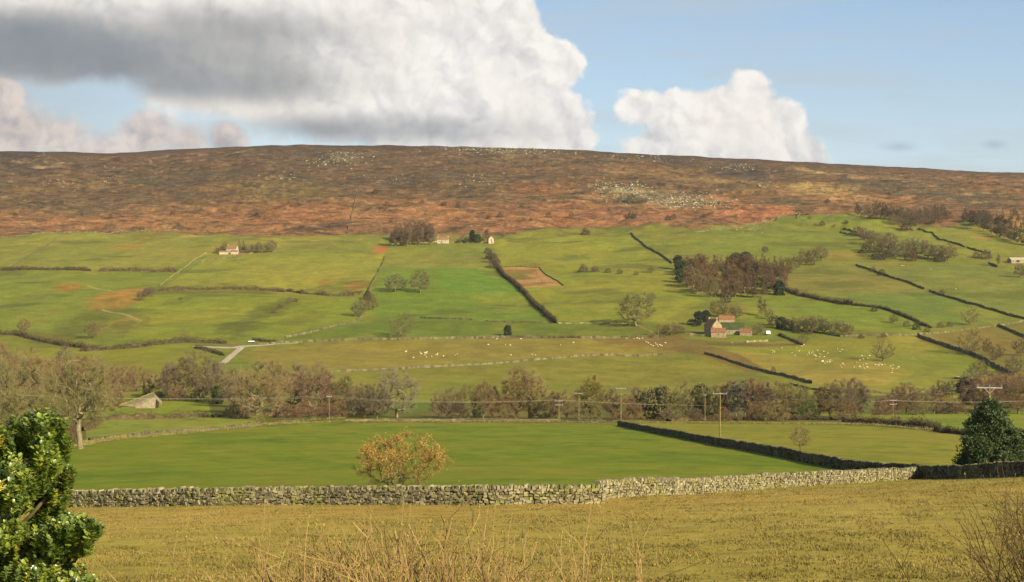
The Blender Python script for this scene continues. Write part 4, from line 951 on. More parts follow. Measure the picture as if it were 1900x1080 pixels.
L = [(315, 740, 66, 'tall', 'purple'), (288, 736, 44, 'bush', 'purple'), (338, 742, 82, 'oak', 'purple'), (368, 741, 96, 'oak', 'olive', dict(bark='pale')), (398, 742, 76, 'tall', 'grey'), (412, 748, 74, 'oak', 'purple'), (432, 756, 76, 'tall', 'olive'), (330, 744, 30, 'bush', 'brown'), (372, 745, 30, 'bush', 'dark'), (405, 750, 34, 'ivy', 'green'),
     (452, 768, 80, 'oak', 'purple'), (478, 778, 112, 'oak', 'tan', dict(bark='pale', wide=.85)), (512, 772, 104, 'tall', 'tan', dict(bark='pale')), (525, 735, 62, 'sparse', 'yellow'), (548, 765, 92, 'oak', 'purple', dict(wide=.9)), (580, 768, 96, 'oak', 'maroon', dict(wide=.85, bark='pale')), (606, 766, 78, 'tall', 'purple'), (560, 742, 60, 'sparse', 'olive'),
     (640, 768, 72, 'tall', 'olive'), (655, 770, 58, 'oak', 'purple'), (676, 774, 66, 'oak', 'purple', dict(wide=.8)), (440, 776, 34, 'bush', 'dark'), (625, 774, 40, 'bush', 'brown')]
cluster('in the wood right of the barn', L, mid)
L = [(700, 776, 66, 'oak', 'dark', dict(wide=.8)), (736, 775, 96, 'oak', 'grey', dict(bark='pale', wide=.9)), (690, 770, 44, 'bush', 'dark'), (816, 776, 50, 'oak', 'purple', dict(wide=.8)), (838, 776, 60, 'oak', 'purple', dict(wide=.8)), (868, 776, 66, 'oak', 'olive', dict(wide=.7)), (896, 776, 70, 'tall', 'brown'), (912, 775, 62, 'tall', 'purple'), (885, 776, 40, 'ivy', 'green', dict(wide=.6)),
     (850, 778, 34, 'bush', 'dark'), (934, 776, 46, 'bush', 'brown'), (962, 776, 98, 'tall', 'tan', dict(wide=1.15, bark='mid')), (984, 776, 94, 'oak', 'tan', dict(wide=.75)), (1006, 776, 48, 'bush', 'olive'), (1030, 777, 52, 'tall', 'brown'), (1050, 777, 56, 'oak', 'brown', dict(wide=.8)), (1076, 776, 60, 'tall', 'olive', dict(wide=.8)), (1098, 776, 82, 'tall', 'yellow'), (1112, 776, 70, 'slim', 'yellow', dict(wide=1.2)), (1092, 778, 40, 'bush', 'olive'), (1136, 777, 58, 'tall', 'purple')]
cluster('along the river behind the post fence', L, 'bare trees behind the post fence')
L = [(1162, 778, 48, 'bush', 'brown'), (1180, 777, 60, 'tall', 'purple'), (1206, 778, 56, 'ivy', 'olive', dict(wide=.8)), (1228, 778, 60, 'ivy', 'olive', dict(wide=.8)), (1250, 778, 54, 'oak', 'olive', dict(wide=.9)), (1274, 778, 74, 'oak', 'olive', dict(bark='pale', wide=.85)), (1300, 778, 64, 'ivy', 'olive', dict(wide=.7)), (1322, 778, 66, 'oak', 'olive', dict(wide=.8)), (1350, 778, 72, 'tall', 'maroon'), (1368, 778, 80, 'slim', 'grey', dict(bark='white', wide=1.3)), (1382, 778, 82, 'slim', 'grey', dict(bark='white', wide=1.3)), (1398, 778, 76, 'tall', 'maroon'), (1420, 778, 70, 'tall', 'purple'), (1404, 780, 36, 'bush', 'brown'), (1240, 781, 26, 'bush', 'purple'), (1290, 781, 26, 'bush', 'purple'), (1340, 781, 28, 'bush', 'brown'),
     (1446, 777, 72, 'oak', 'brown', dict(wide=.8)), (1470, 777, 74, 'oak', 'olive', dict(wide=.85)), (1440, 780, 40, 'bush', 'tan'), (1492, 777, 60, 'oak', 'olive', dict(wide=.8)), (1500, 778, 36, 'bush', 'green')]
cluster('in the river wood right of the wall end', L, 'bare trees of the right river wood')
L = [(1520, 774, 56, 'tall', 'maroon'), (1540, 774, 66, 'oak', 'brown', dict(wide=.8)), (1562, 774, 74, 'oak', 'purple', dict(wide=.75)), (1588, 773, 72, 'tall', 'purple', dict(bark='pale')), (1600, 773, 54, 'tall', 'grey'), (1572, 775, 34, 'bush', 'brown'), (1640, 770, 36, 'bush', 'maroon'), (1666, 769, 54, 'oak', 'maroon', dict(wide=.8)), (1682, 769, 62, 'oak', 'maroon', dict(wide=.8)), (1706, 769, 52, 'oak', 'olive', dict(wide=.8)), (1732, 768, 52, 'oak', 'maroon', dict(wide=.8)), (1750, 768, 30, 'bush', 'dark'), (1700, 770, 26, 'bush', 'olive')]
cluster('in the river trees right of the thorn', L, 'bare trees of the far right river wood')
L = [(1745, 735, 30, 'bush', 'olive'), (1768, 738, 34, 'oak', 'dark'), (1792, 752, 50, 'ivy', 'deep', dict(wide=.8)), (1812, 762, 66, 'oak', 'maroon'), (1836, 762, 74, 'oak', 'maroon'), (1862, 768, 80, 'oak', 'rust', dict(wide=.9)), (1888, 768, 72, 'oak', 'brown'), (1912, 768, 76, 'oak', 'brown'), (1880, 738, 50, 'oak', 'maroon'), (1850, 738, 46, 'oak', 'maroon'), (1800, 728, 42, 'oak', 'grey'), (1775, 768, 30, 'bush', 'brown')]
cluster('in the wood above the big evergreen', L, 'bare trees above the evergreen')

BIG = [bare_tree(95, 10, 7.6, .40, natt=240, ntw=4200, tlen=.8, tw=.015, shape='dome', rad=.32)]
tree(150, 833, 186, 'oak', 'olive', 'big spreading bare tree with pale trunk standing at the left end of the green field', bark='pale', var=0, wide=.9, ms=BIG)
tree(134, 822, 46, 'bush', 'maroon', 'low reddish bush at the foot of the big left tree', name='bare_bush', cat='bush', wide=.5)
tree(533, 775, 26, 'bush', 'maroon', 'larger dark red mound of bare shrub by the river wood', name='bare_bush', cat='bush', wide=1.7)
tree(570, 774, 28, 'bush', 'maroon', 'dark red mound of bare shrub beside the white marker', name='bare_bush', cat='bush', wide=1.6)
tree(612, 775, 22, 'bush', 'maroon', 'smallest dark red shrub right of the white marker', name='bare_bush', cat='bush', wide=1.5)
tree(481, 784, 20, 'bush', 'yellow', 'little yellow bush under the tall tan tree', name='bare_bush', cat='bush', wide=.8)
tree(1485, 834, 50, 'sparse', 'brown', 'small bare thorn standing alone behind the shaded wall', wide=.95, var=1)

# ------------------------------------------------------------------ single trees on the hillside
for a in [
    (745, 628, 52, 'sparse', 'olive', 'lone bare oak on the lane wall in the middle pasture', dict(bark='mid', var=0)),
    (1180, 605, 66, 'oak', 'olive', 'big round tree with leafy look left of the stone farm', dict(wide=1.1, bark='pale', var=0)),
    (1208, 560, 18, 'oak', 'purple', 'small purplish tree behind the big round tree', {}),
    (780, 544, 46, 'oak', 'olive', 'rounded bare tree, right and larger of two in the bright field', dict(wide=.9, bark='pale')),
    (733, 541, 34, 'oak', 'grey', 'low spreading bare tree, left one of two in the bright field', dict(wide=1.3)),
    (668, 588, 34, 'oak', 'grey', 'grey round tree at the bend of the curving field wall', dict(wide=.95)),
    (688, 576, 34, 'oak', 'brown', 'brown tree just above the grey round one', dict(wide=.9)),
    (682, 556, 16, 'ivy', 'green', 'small dark evergreen above the brown round trees', {}),
    (942, 623, 20, 'ivy', 'deep', 'single dark egg-shaped evergreen in the pasture above the lane', dict(wide=.8, var=1)),
    (1638, 670, 46, 'sparse', 'tan', 'lone spreading bare oak among the right hand sheep', dict(wide=1.05, var=0)),
    (1490, 640, 24, 'sparse', 'olive', 'small leaning tree on the lane edge left of the lone oak', {}),
    (1800, 603, 38, 'sparse', 'tan', 'lone bare tree on the lane at the right, casting a long shadow', {}),
    (1800, 658, 52, 'sparse', 'olive', 'spreading tan tree behind the thick dark wall at right', dict(wide=.95)),
    (1832, 660, 34, 'tall', 'tan', 'thin upright tree right of the spreading tan one', {}),
    (1850, 668, 30, 'oak', 'purple', 'purplish tree by the end of the thick dark wall', {}),
    (1882, 694, 34, 'oak', 'grey', 'grey tree where the thick dark wall meets the wood', {}),
    (1895, 660, 34, 'oak', 'brown', 'brown tree at the right edge above the wood', {}),
    (1818, 706, 40, 'oak', 'olive', 'olive tree below the thick dark wall', {}),
    (1435, 694, 16, 'bush', 'grey', 'small grey bush growing from the gappy slanting wall', dict(wide=.5)),
    (173, 628, 34, 'oak', 'tan', 'pale rounded tree in the gully at left', {}),
    (45, 616, 26, 'oak', 'brown', 'faint brown tree standing in the far left pasture', {}),
    (344, 634, 20, 'sparse', 'tan', 'thin small tree sprouting from the lane hedge', {}),
    (1700, 612, 16, 'bush', 'green', 'green scrub mound above the lane at right', dict(wide=.8)),
    (1658, 600, 18, 'oak', 'brown', 'small brown tree casting shadow below the thin hedge', {}),
    (1622, 578, 11, 'bush', 'dark', 'dark thorn bush on the thin hedge', {}),
    (1636, 511, 13, 'bush', 'dark', 'right one of two dark bushes on the upper slanting wall', {}),
    (1620, 504, 10, 'bush', 'olive', 'left one of two dark bushes on the upper slanting wall', {}),
    (1748, 546, 10, 'bush', 'brown', 'tiny brown bush beside the gateway in the slanting wall', {}),
    (1893, 515, 26, 'oak', 'grey', 'grey tree below the pale farm shed', {}),
    (1852, 494, 26, 'slim', 'tan', 'thin pale tree near the pale farm shed', {}),
    (1830, 480, 18, 'bush', 'purple', 'purplish thorn bush left of the thin pale tree', {}),
    (1812, 478, 12, 'bush', 'purple', 'low purplish bush at the end of the short dark wall', {}),
    (1086, 436, 14, 'bush', 'dark', 'dark bush on the pasture just under the moor', {}),
    (904, 448, 26, 'slim', 'maroon', 'slender reddish tree beside the chapel-like house', dict(wide=1.5)),
    (933, 441, 12, 'oak', 'grey', 'small grey tree right of the chapel-like house', {}),
    (715, 434, 12, 'oak', 'dark', 'small dark tree left of the hilltop plantation', {}),
    (1420, 470, 14, 'oak', 'dark', 'small dark round tree above the brown plantation', {}),
    (480, 470, 22, 'tall', 'grey', 'grey tree right of the whitewashed farm', {}),
    (1245, 622, 24, 'oak', 'brown', 'brown bushy tree between the round tree and the farmhouse', dict(wide=1.3)),
    (1222, 624, 26, 'slim', 'tan', 'thin tan tree beside the farm track post', {}),
]:
    kw = a[6]; nm = {'ivy': 'evergreen_tree', 'bush': 'bare_bush'}.get(a[3], 'bare_tree')
    tree(*a[:6], name=nm, cat='bush' if a[3] == 'bush' else 'tree', **kw)

def scatter(desc, group, items, kindtints, hr, seed, wide=1.0, **kw):
    r = random.Random(seed); L = []
    for x, y in items:
        kd, tn = r.choice(kindtints); L.append((x + r.uniform(-2, 2), y + r.uniform(-1, 1), r.uniform(*hr), kd, tn, dict(wide=wide * r.uniform(.85, 1.2), **kw)))
    cluster(desc, L, group)
# plantation in the middle right
P = []
r = random.Random(5)
for x in range(1268, 1462, 9):
    top = np.interp(x, [1250, 1290, 1380, 1440, 1470], [500, 492, 488, 492, 505]); bot = np.interp(x, [1250, 1300, 1350, 1400, 1460], [520, 548, 556, 556, 540])
    y = top + 14
    while y < bot: P.append((x + r.uniform(-4, 4), y)); y += 12
scatter('in the brown plantation', 'bare trees of the brown plantation', P, [('larch', 'rust'), ('larch', 'brown'), ('larch', 'purple'), ('tall', 'brown'), ('larch', 'rust')], (28, 36), 8, 1.5, bark='pale')
cluster('among the brown plantation trees', [(1258, 500, 26, 'ivy', 'deep', dict(wide=.8)), (1270, 512, 28, 'ivy', 'green', dict(wide=.7)), (1282, 506, 26, 'conifer', 'deep', dict(wide=1.4)), (1366, 500, 30, 'ivy', 'deep'), (1384, 498, 30, 'ivy', 'deep'), (1300, 502, 24, 'conifer', 'green'), (1446, 548, 28, 'ivy', 'deep', dict(wide=.8)), (1262, 524, 24, 'ivy', 'green')], 'evergreens of the brown plantation')
cluster('at the front edge of the brown plantation', [(1292, 546, 48, 'oak', 'tan', dict(wide=.8)), (1318, 552, 40, 'oak', 'olive', dict(wide=.8)), (1346, 562, 18, 'bush', 'dark'), (1460, 510, 34, 'oak', 'brown', dict(wide=.8)), (1478, 500, 30, 'oak', 'olive', dict(wide=.8))], 'front trees of the brown plantation')
cluster('in the row right of the plantation', [(1492, 486, 26, 'oak', 'purple'), (1508, 486, 26, 'oak', 'brown'), (1524, 484, 30, 'oak', 'grey'), (1502, 492, 16, 'bush', 'brown')], 'thorn row by the plantation')
cluster('in the hillside thicket at right', [(1592, 438, 20, 'bush', 'purple'), (1604, 446, 24, 'oak', 'purple'), (1616, 456, 30, 'oak', 'purple'), (1628, 468, 36, 'oak', 'brown'), (1642, 478, 38, 'oak', 'purple'), (1662, 480, 36, 'oak', 'grey'), (1650, 460, 30, 'oak', 'maroon'), (1684, 478, 36, 'oak', 'brown'), (1702, 476, 38, 'oak', 'grey'), (1722, 480, 34, 'oak', 'brown'), (1740, 482, 30, 'oak', 'grey'), (1760, 484, 34, 'oak', 'brown'), (1630, 482, 22, 'bush', 'dark'), (1690, 484, 20, 'bush', 'maroon'), (1744, 486, 18, 'bush', 'dark'), (1606, 470, 20, 'bush', 'dark')], 'trees of the right hillside thicket')
P = [(x, np.interp(x, [1590, 1650, 1700, 1770], [400, 410, 420, 408]) + dy) for x in range(1592, 1772, 12) for dy in ((-10, 0) if 1620 < x < 1760 else (0,))]
scatter('in the dark wood below the moor', 'trees of the upper right wood', P, [('oak', 'purple'), ('oak', 'dark'), ('oak', 'purple'), ('tall', 'dark')], (20, 28), 12, .9)
cluster('in the tail of the upper right wood', [(1672, 424, 20, 'oak', 'purple'), (1682, 428, 18, 'bush', 'dark'), (1660, 418, 22, 'oak', 'purple')], 'tail of the upper right wood')
P = [(x, np.interp(x, [1785, 1830, 1900], [408, 430, 456])) for x in range(1792, 1925, 8)] + [(x, np.interp(x, [1785, 1830, 1900], [402, 416, 436])) for x in range(1804, 1925, 9)]
scatter('in the dark right edge evergreen strip', 'trees of the right edge strip', P, [('tall', 'dark'), ('larch', 'dark'), ('larch', 'dark'), ('larch', 'purple'), ('tall', 'purple')], (20, 29), 13, 1.5)
P = [(1876, 410), (1890, 414), (1900, 420), (1884, 404), (1862, 408)]
scatter('behind the right edge evergreen strip', 'rusty larches at the right edge', P, [('larch', 'rust'), ('larch', 'tan')], (20, 26), 14, 1.4)
P = [(x, 454 + (2 if x < 760 else 0)) for x in range(729, 806, 7)] + [(x, 446) for x in range(734, 800, 8)]
scatter('in the white cottage plantation', 'trees of the small hill plantation', P, [('tall', 'purple'), ('larch', 'purple'), ('tall', 'purple'), ('larch', 'maroon')], (30, 37), 15, 1.15, bark='mid')
cluster('between the two hilltop houses', [(860, 450, 16, 'oak', 'grey'), (876, 449, 22, 'conifer', 'deep', dict(wide=1.5)), (886, 450, 16, 'ivy', 'green'), (868, 451, 12, 'bush', 'dark'), (896, 450, 20, 'larch', 'maroon'), (850, 451, 8, 'bush', 'dark')], 'trees between the hill houses')
cluster('by the whitewashed farm', [(444, 469, 26, 'larch', 'grey', dict(wide=1.4)), (452, 469, 24, 'larch', 'dark', dict(wide=1.4)), (462, 469, 18, 'oak', 'grey'), (472, 469, 18, 'oak', 'purple'), (492, 469, 18, 'oak', 'grey'), (504, 468, 24, 'oak', 'purple'), (404, 470, 12, 'bush', 'brown'), (412, 468, 12, 'bush', 'dark'), (418, 464, 16, 'oak', 'brown')], 'trees by the whitewashed farm')
cluster('on top of the thick hedge', [(905, 470, 12, 'bush', 'dark'), (909, 480, 16, 'bush', 'dark'), (914, 488, 20, 'oak', 'dark'), (920, 497, 20, 'bush', 'purple')], 'thorns on the thick hedge')
cluster('on the gully bank under the pasture', [(1082, 505, 16, 'bush', 'purple'), (1104, 504, 12, 'bush', 'purple'), (1128, 506, 10, 'bush', 'olive'), (1150, 508, 10, 'bush', 'olive'), (1208, 506, 14, 'oak', 'olive'), (1180, 510, 8, 'bush', 'olive')], 'bushes on the gully bank')
cluster('around the stone farm', [(1296, 604, 26, 'ivy', 'deep', dict(wide=.8)), (1310, 598, 22, 'ivy', 'deep'), (1282, 602, 12, 'bush', 'dark'), (1290, 606, 8, 'bush', 'dark'), (1332, 588, 34, 'oak', 'olive'), (1352, 590, 28, 'oak', 'tan'), (1368, 590, 24, 'oak', 'grey'), (1406, 622, 24, 'oak', 'brown'), (1414, 588, 40, 'slim', 'tan', dict(wide=1.3)), (1428, 592, 20, 'oak', 'grey'), (1262, 618, 16, 'bush', 'brown'), (1232, 618, 14, 'bush', 'olive')], 'trees around the stone farm')
cluster('in the thicket right of the farm', [(1436, 604, 20, 'bush', 'dark'), (1450, 610, 22, 'ivy', 'green'), (1462, 612, 22, 'bush', 'dark'), (1474, 614, 26, 'oak', 'dark'), (1488, 616, 30, 'oak', 'tan'), (1504, 616, 32, 'oak', 'tan'), (1516, 618, 34, 'oak', 'olive'), (1530, 618, 28, 'oak', 'grey'), (1546, 620, 28, 'oak', 'olive'), (1562, 620, 26, 'oak', 'purple'), (1576, 622, 22, 'oak', 'brown'), (1500, 620, 14, 'bush', 'brown'), (1478, 618, 12, 'bush', 'dark')], 'trees of the strip right of the farm')
cluster('in the gully scrub at mid left', [(262, 558, 20, 'oak', 'purple'), (272, 550, 16, 'bush', 'purple'), (280, 546, 12, 'bush', 'purple'), (538, 562, 12, 'oak', 'grey'), (548, 560, 8, 'bush', 'olive'), (520, 572, 10, 'bush', 'olive'), (508, 580, 8, 'bush', 'olive'), (335, 556, 6, 'bush', 'olive')], 'gully scrub')
cluster('in the lane scrub at right', [(1682, 606, 12, 'bush', 'olive'), (1745, 608, 12, 'bush', 'tan'), (1762, 606, 10, 'bush', 'tan'), (1720, 616, 10, 'bush', 'brown'), (1598, 628, 10, 'bush', 'dark'), (1640, 626, 9, 'bush', 'brown')], 'lane scrub')
# thorns dotted over the moor
P = [(28, 404, 10), (320, 398, 8), (476, 400, 7), (375, 392, 6), (697, 358, 9), (605, 380, 8), (718, 382, 10), (725, 414, 8), (783, 378, 9), (823, 382, 10), (850, 384, 7), (878, 366, 8), (928, 402, 10), (906, 406, 8), (1018, 404, 12), (1060, 404, 12), (1172, 406, 16), (1250, 408, 12), (1240, 408, 10),
     (968, 384, 7), (1068, 360, 8), (1338, 362, 9), (1262, 352, 8), (1294, 356, 6), (1536, 376, 8), (1502, 408, 9), (1526, 418, 9), (1548, 422, 7), (1570, 415, 8), (1790, 404, 14), (56, 328, 7), (1512, 420, 6), (985, 410, 6), (700, 412, 5), (1130, 392, 6), (1440, 410, 7), (1366, 404, 8), (1305, 404, 8), (540, 385, 6), (450, 372, 6), (380, 345, 6), (832, 368, 6), (750, 352, 5), (1610, 372, 6), (1650, 362, 6), (260, 378, 5), (200, 390, 5)]
cluster('of the thorns dotted over the open moor', [(x, y, h, r.choice(['bush', 'oak']), r.choice(['dark', 'grey', 'green', 'dark', 'brown']), dict(wide=.9)) for x, y, h in P], 'thorn bushes dotted over the moor')
cluster('of the grey scrub on the upper moor', [(235 + i * 9, 343 - abs(i - 5) * .6, 7, 'bush', 'grey') for i in range(10)] + [(1152, 374, 12, 'bush', 'grey'), (1168, 376, 13, 'bush', 'grey'), (1184, 377, 12, 'bush', 'grey'), (1196, 376, 10, 'bush', 'grey')], 'grey scrub on the upper moor')

# boulder scree on the moor: far too many to count
ROCK = stone_mat('gritstone', (204, 196, 156), (158, 146, 118), (190, 184, 124), .12, .47)
def scree(label, spots, seed, name='boulder_scree'):
    rs = np.random.RandomState(seed); V = []; Fc = []; o = 0; val = []
    ico = np.array([(0, 0, 1), (.9, 0, .4), (.28, .85, .4), (-.72, .53, .4), (-.72, -.53, .4), (.28, -.85, .4), (.72, .53, -.4), (-.28, .85, -.4), (-.9, 0, -.4), (-.28, -.85, -.4), (.72, -.53, -.4)])
    tri = [(0, 1, 2), (0, 2, 3), (0, 3, 4), (0, 4, 5), (0, 5, 1), (1, 6, 2), (2, 7, 3), (3, 8, 4), (4, 9, 5), (5, 10, 1), (2, 6, 7), (3, 7, 8), (4, 8, 9), (5, 9, 10), (1, 10, 6)]
    for cx, cy, rx, ry, n, s in spots:
        for _ in range(n):
            a = rs.normal(0, .5, 2); px, py = cx + a[0] * rx, cy + a[1] * ry
            p = W(px, py); q = ico * (1 + rs.uniform(-.3, .3, ico.shape)) * s * (.28 + .55 * rs.rand() ** 2) * np.array([1.2, 1, .8]) + np.array([p.x, p.y, p.z + .1 * s])
            V.append(q); Fc += [(i + o, j + o, k + o) for i, j, k in tri]; o += len(ico); val += [rs.rand()] * len(ico)
    me = mesh_np(name, np.vstack(V), np.array(Fc), ROCK)
    me.attributes.new('stone', 'FLOAT', 'POINT').data.foreach_set('value', np.array(val, np.float32))
    return tag(ob(name, me), label, 'rocks', kind='stuff')
scree('pale yellowish boulders spilling below the crag on the moor at right', [(1165, 350, 60, 12, 130, 2.6), (1120, 345, 22, 10, 40, 2.4), (1150, 366, 70, 8, 60, 2.2)], 3)
scree('grey boulder field beside the yellowish crag', [(1260, 372, 80, 16, 260, 2.2), (1290, 380, 60, 8, 90, 2.0), (1340, 378, 50, 10, 50, 1.8)], 4)
scree('grey outcrop rocks high on the left centre moor', [(640, 290, 46, 12, 90, 2.2), (600, 303, 50, 8, 50, 2.2), (520, 330, 30, 5, 25, 2.0)], 5)
scree('broken rocks under the skyline edge', [(900, 277, 110, 7, 150, 2.2), (980, 282, 100, 8, 110, 2.2), (1180, 292, 90, 6, 50, 2.0), (1250, 298, 60, 5, 30, 2.0), (1370, 308, 60, 10, 40, 2.2), (880, 330, 40, 12, 30, 2.0), (720, 332, 50, 8, 26, 1.8)], 6)
scree('pale stones scattered over the left moor', [(95, 338, 50, 8, 40, 2.0), (200, 335, 30, 8, 20, 2.2), (110, 295, 80, 10, 16, 2.0), (205, 312, 20, 3, 8, 2.0), (1395, 425, 30, 12, 24, 1.4), (1430, 343, 30, 6, 20, 2.0), (1680, 325, 30, 4, 8, 2.0)], 7)
# ------------------------------------------------------------------ big evergreen, holly and the near bushes
me = leafy_tree(81, 7.75, 7.3, 'pear', 560, 90, .19, base=.0, clr=.7)
p = at(1838, 147); e = empty('evergreen_tree', p - Vector((0, 0, .2)), .3, label='large dark dense evergreen standing behind the shaded wall at right', cat='tree')
t = ob('trunk', me[0], e); t.color = tone(90, 80, 56, k=.6); c = ob('crown', me[1], e); c.color = tone(78, 94, 50, k=.64)
me = leafy_tree(82, 4.6, 3.2, 'egg', 70, 80, .22, base=.0, clr=.62)
p = at(1894, 150); e = empty('evergreen_tree', p - Vector((0, 0, .2)), 1.3, label='smaller lighter evergreen at the right edge beside the large dark one', cat='tree')
t = ob('trunk', me[0], e); t.color = tone(90, 80, 56, k=.6); c = ob('crown', me[1], e); c.color = tone(98, 104, 54, k=.62)

# hawthorn in yellow-orange bud beyond the near wall
def budding_tree():
    rs = np.random.RandomState(5)
    tr, cr = bare_tree(91, 4.9, 9.0, .16, trunks=3, natt=330, ntw=6500, tlen=.42, tw=.010, shape='dome', rad=.11)
    n = len(cr.vertices); co = np.empty(n * 3, np.float32); cr.vertices.foreach_get('co', co); co = co.reshape(-1, 3)
    k = rs.randint(0, n, 10500); P = co[k] + rs.normal(0, .06, (len(k), 3)); keep = (P[:, 2] > 1.3) & (rs.rand(len(k)) < np.clip((P[:, 2] - .9) / 2.2, .1, 1)); P = P[keep]
    D = rnd_unit(rs, len(P)) * .085; V, Fq = quads(P, D, perp(rs, D) * .032)
    BUD = crown_mat('budding_leaves', .7, .2, .7)
    leaves = mesh_np('leaves', V, Fq, BUD)
    p = at(742, 121); e = empty('budding_tree', p - Vector((0, 0, .1)), .5, label='wide low tree in orange-yellow bud just beyond the near wall', cat='tree')
    t = ob('trunk', tr, e); t.color = tone(120, 112, 78, k=.6); c = ob('crown', cr, e); c.color = tone(140, 122, 70, k=.7)
    l = ob('leaves', leaves, e); l.color = tone(206, 158, 78, k=.66)
budding_tree()

def leaf_mat(name, a, b_, c_):
    m, g, b = mat(name, None, .28, .5)
    tc = g.n('ShaderNodeTexCoord').outputs['Object']
    gi = g.n('ShaderNodeAttribute', attribute_name='age').outputs['Fac']
    c = g.mix(g.ramp(gi, .0, .75), a, b_); c = g.mix(g.ramp(gi, .86, .97), c, c_)
    g.put(b.inputs['Base Color'], c)
    return m
HOLLY = leaf_mat('holly_leaf', tone(74, 98, 40, k=.72), tone(138, 152, 56, k=.76), tone(196, 186, 70, k=.6))
def holly():
    rs = np.random.RandomState(17); d0 = 10.5; px2 = d0 / F
    # crown as overlapping boughs: pixel-sized guides turned into metres once, each bough at its own distance
    B = [(88, 806, 30, 44, 0), (55, 818, 40, 40, .3), (100, 850, 24, 46, -.2), (20, 850, 34, 50, .2), (50, 880, 50, 46, -.3), (100, 905, 26, 32, .1), (10, 915, 44, 40, 0), (70, 935, 34, 30, .3), (25, 970, 40, 34, -.3),
         (150, 960, 32, 24, -.25), (185, 968, 22, 20, -.3), (125, 985, 40, 30, -.2), (110, 1012, 42, 26, .1), (50, 1010, 40, 40, .1), (20, 1050, 50, 40, .2), (80, 1050, 46, 34, -.2), (120, 1072, 46, 24, .1), (150, 1088, 40, 22, 0), (-60, 900, 60, 120, .2), (-80, 1050, 90, 110, 0), (60, 1130, 110, 50, .1), (112, 792, 12, 22, 0), (62, 782, 20, 14, .2), (195, 965, 16, 14, -.3), (128, 875, 12, 14, 0), (-10, 812, 26, 20, .1), (165, 1004, 16, 10, -.1), (22, 812, 40, 42, .25), (72, 798, 34, 38, .1), (122, 820, 12, 24, 0), (70, 960, 30, 26, .2)]
    X0 = (-20 - 950) * px2; base = Vector((X0, d0 + .2, float(ground_z(X0, d0))))
    cen = np.array([((b[0] - 950) * px2, d0 + b[4], (540 - b[1]) * px2) for b in B])
    tips = []; bo = []
    for b, c in zip(B, cen):
        n = int(b[2] * b[3] * .14) + 8
        u = rnd_unit(rs, n) * (rs.rand(n, 1) ** .30) * rs.uniform(.55, 1.15, (n, 1))
        tips.append(c + u * np.array([b[2] * px2 * .95, min(b[2], 60) * px2 * 1.5, b[3] * px2 * 1.0])); bo += [len(tips) - 1] * n
    tips = np.vstack(tips); bo = np.array(bo)
    # leaves round every twig tip
    per = 12; n = len(tips) * per; T = np.repeat(tips, per, 0)
    ax = tips - (cen[bo] * .7 + np.array(base)[None] * .3); ax /= np.linalg.norm(ax, axis=1, keepdims=True); ax = np.repeat(ax, per, 0)
    k = np.tile(np.arange(per), len(tips)) / per
    side = perp(rs, ax); root = T - ax * (k * .10)[:, None] + side * .004
    D = side * .75 + ax * .55 + rs.normal(0, .22, (n, 3)); D /= np.linalg.norm(D, axis=1, keepdims=True)
    L = .038 * rs.uniform(.65, 1.3, (n, 1)); Wv = np.cross(D, ax); Wv /= np.linalg.norm(Wv, axis=1, keepdims=True) + 1e-9
    N = np.cross(Wv, D)
    prof = [(0, .0, 0), (.12, .30, .10), (.26, .22, .02), (.40, .44, .14), (.55, .27, .02), (.70, .38, .12), (.84, .16, .02), (1.0, 0, .06)]   # spiny edge
    vs = []
    for (t, w_, up) in prof: vs.append(root + D * L * t + Wv * L * w_ + N * L * up)
    for (t, w_, up) in prof[1:-1][::-1]: vs.append(root + D * L * t - Wv * L * w_ + N * L * up)
    mid = [root + D * L * t - N * L * .05 for t in (.26, .55, .84)]
    V = np.stack(vs + mid, 1); q = V.shape[1]   # 14 rim + 3 midrib
    # quads across half leaves using the midrib
    fs = [(0, 1, 2, 14), (14, 2, 3, 15), (15, 3, 4, 15), (15, 4, 5, 16), (16, 5, 6, 16), (16, 6, 7, 7), (0, 14, 12, 13), (14, 15, 11, 12), (15, 15, 10, 11), (15, 16, 9, 10), (16, 16, 8, 9), (16, 7, 7, 8)]
    fs = [(0, 1, 2, 14), (14, 2, 3, 4), (14, 4, 15, 14), (15, 4, 5, 6), (15, 6, 16, 15), (16, 6, 7, 8), (0, 14, 12, 13), (14, 10, 11, 12), (14, 15, 10, 10), (15, 8, 9, 10), (15, 16, 8, 8)]
    tris = []
    for f in fs:
        f2 = []
        for a in f:
            if a not in f2: f2.append(a)
        tris.append(tuple(f2[:3]))
        if len(f2) == 4: tris.append((f2[0], f2[2], f2[3]))
    Fc = (np.arange(n)[:, None, None] * q + np.array(tris)[None]).reshape(-1, 3)
    me = mesh_np('leaves', V.reshape(-1, 3), Fc, HOLLY, smooth=True)
    age = np.repeat(rs.rand(len(tips)) * .55 + rs.rand(len(tips)) ** 8 * .45, per) + rs.rand(n) * .1
    yel = np.repeat(rs.rand(len(tips)) < .025, per); age[yel] = .95
    me.attributes.new('age', 'FLOAT', 'POINT').data.foreach_set('value', np.repeat(age, q).astype(np.float32))
    e = empty('holly_bush', base, label='glossy green holly with spiny leaves filling the lower left corner', cat='bush')
    l = ob('leaves', me, e); l.location = -base
    mb = MB()
    for c in cen:
        c = Vector(c); t0 = Vector(((-70 - 950) * px2, d0 + .25, (540 - 1060) * px2)); t0.z = min(t0.z, c.z - .1); m_ = t0.lerp(c, .6) + Vector((rs.normal(0, .04), rs.normal(0, .04), -.05))
        mb.tube([base + Vector((-.3, .1, -.2)) - base, t0 - base, m_ - base, c - base], [.05, .03, .016, .006], 6)
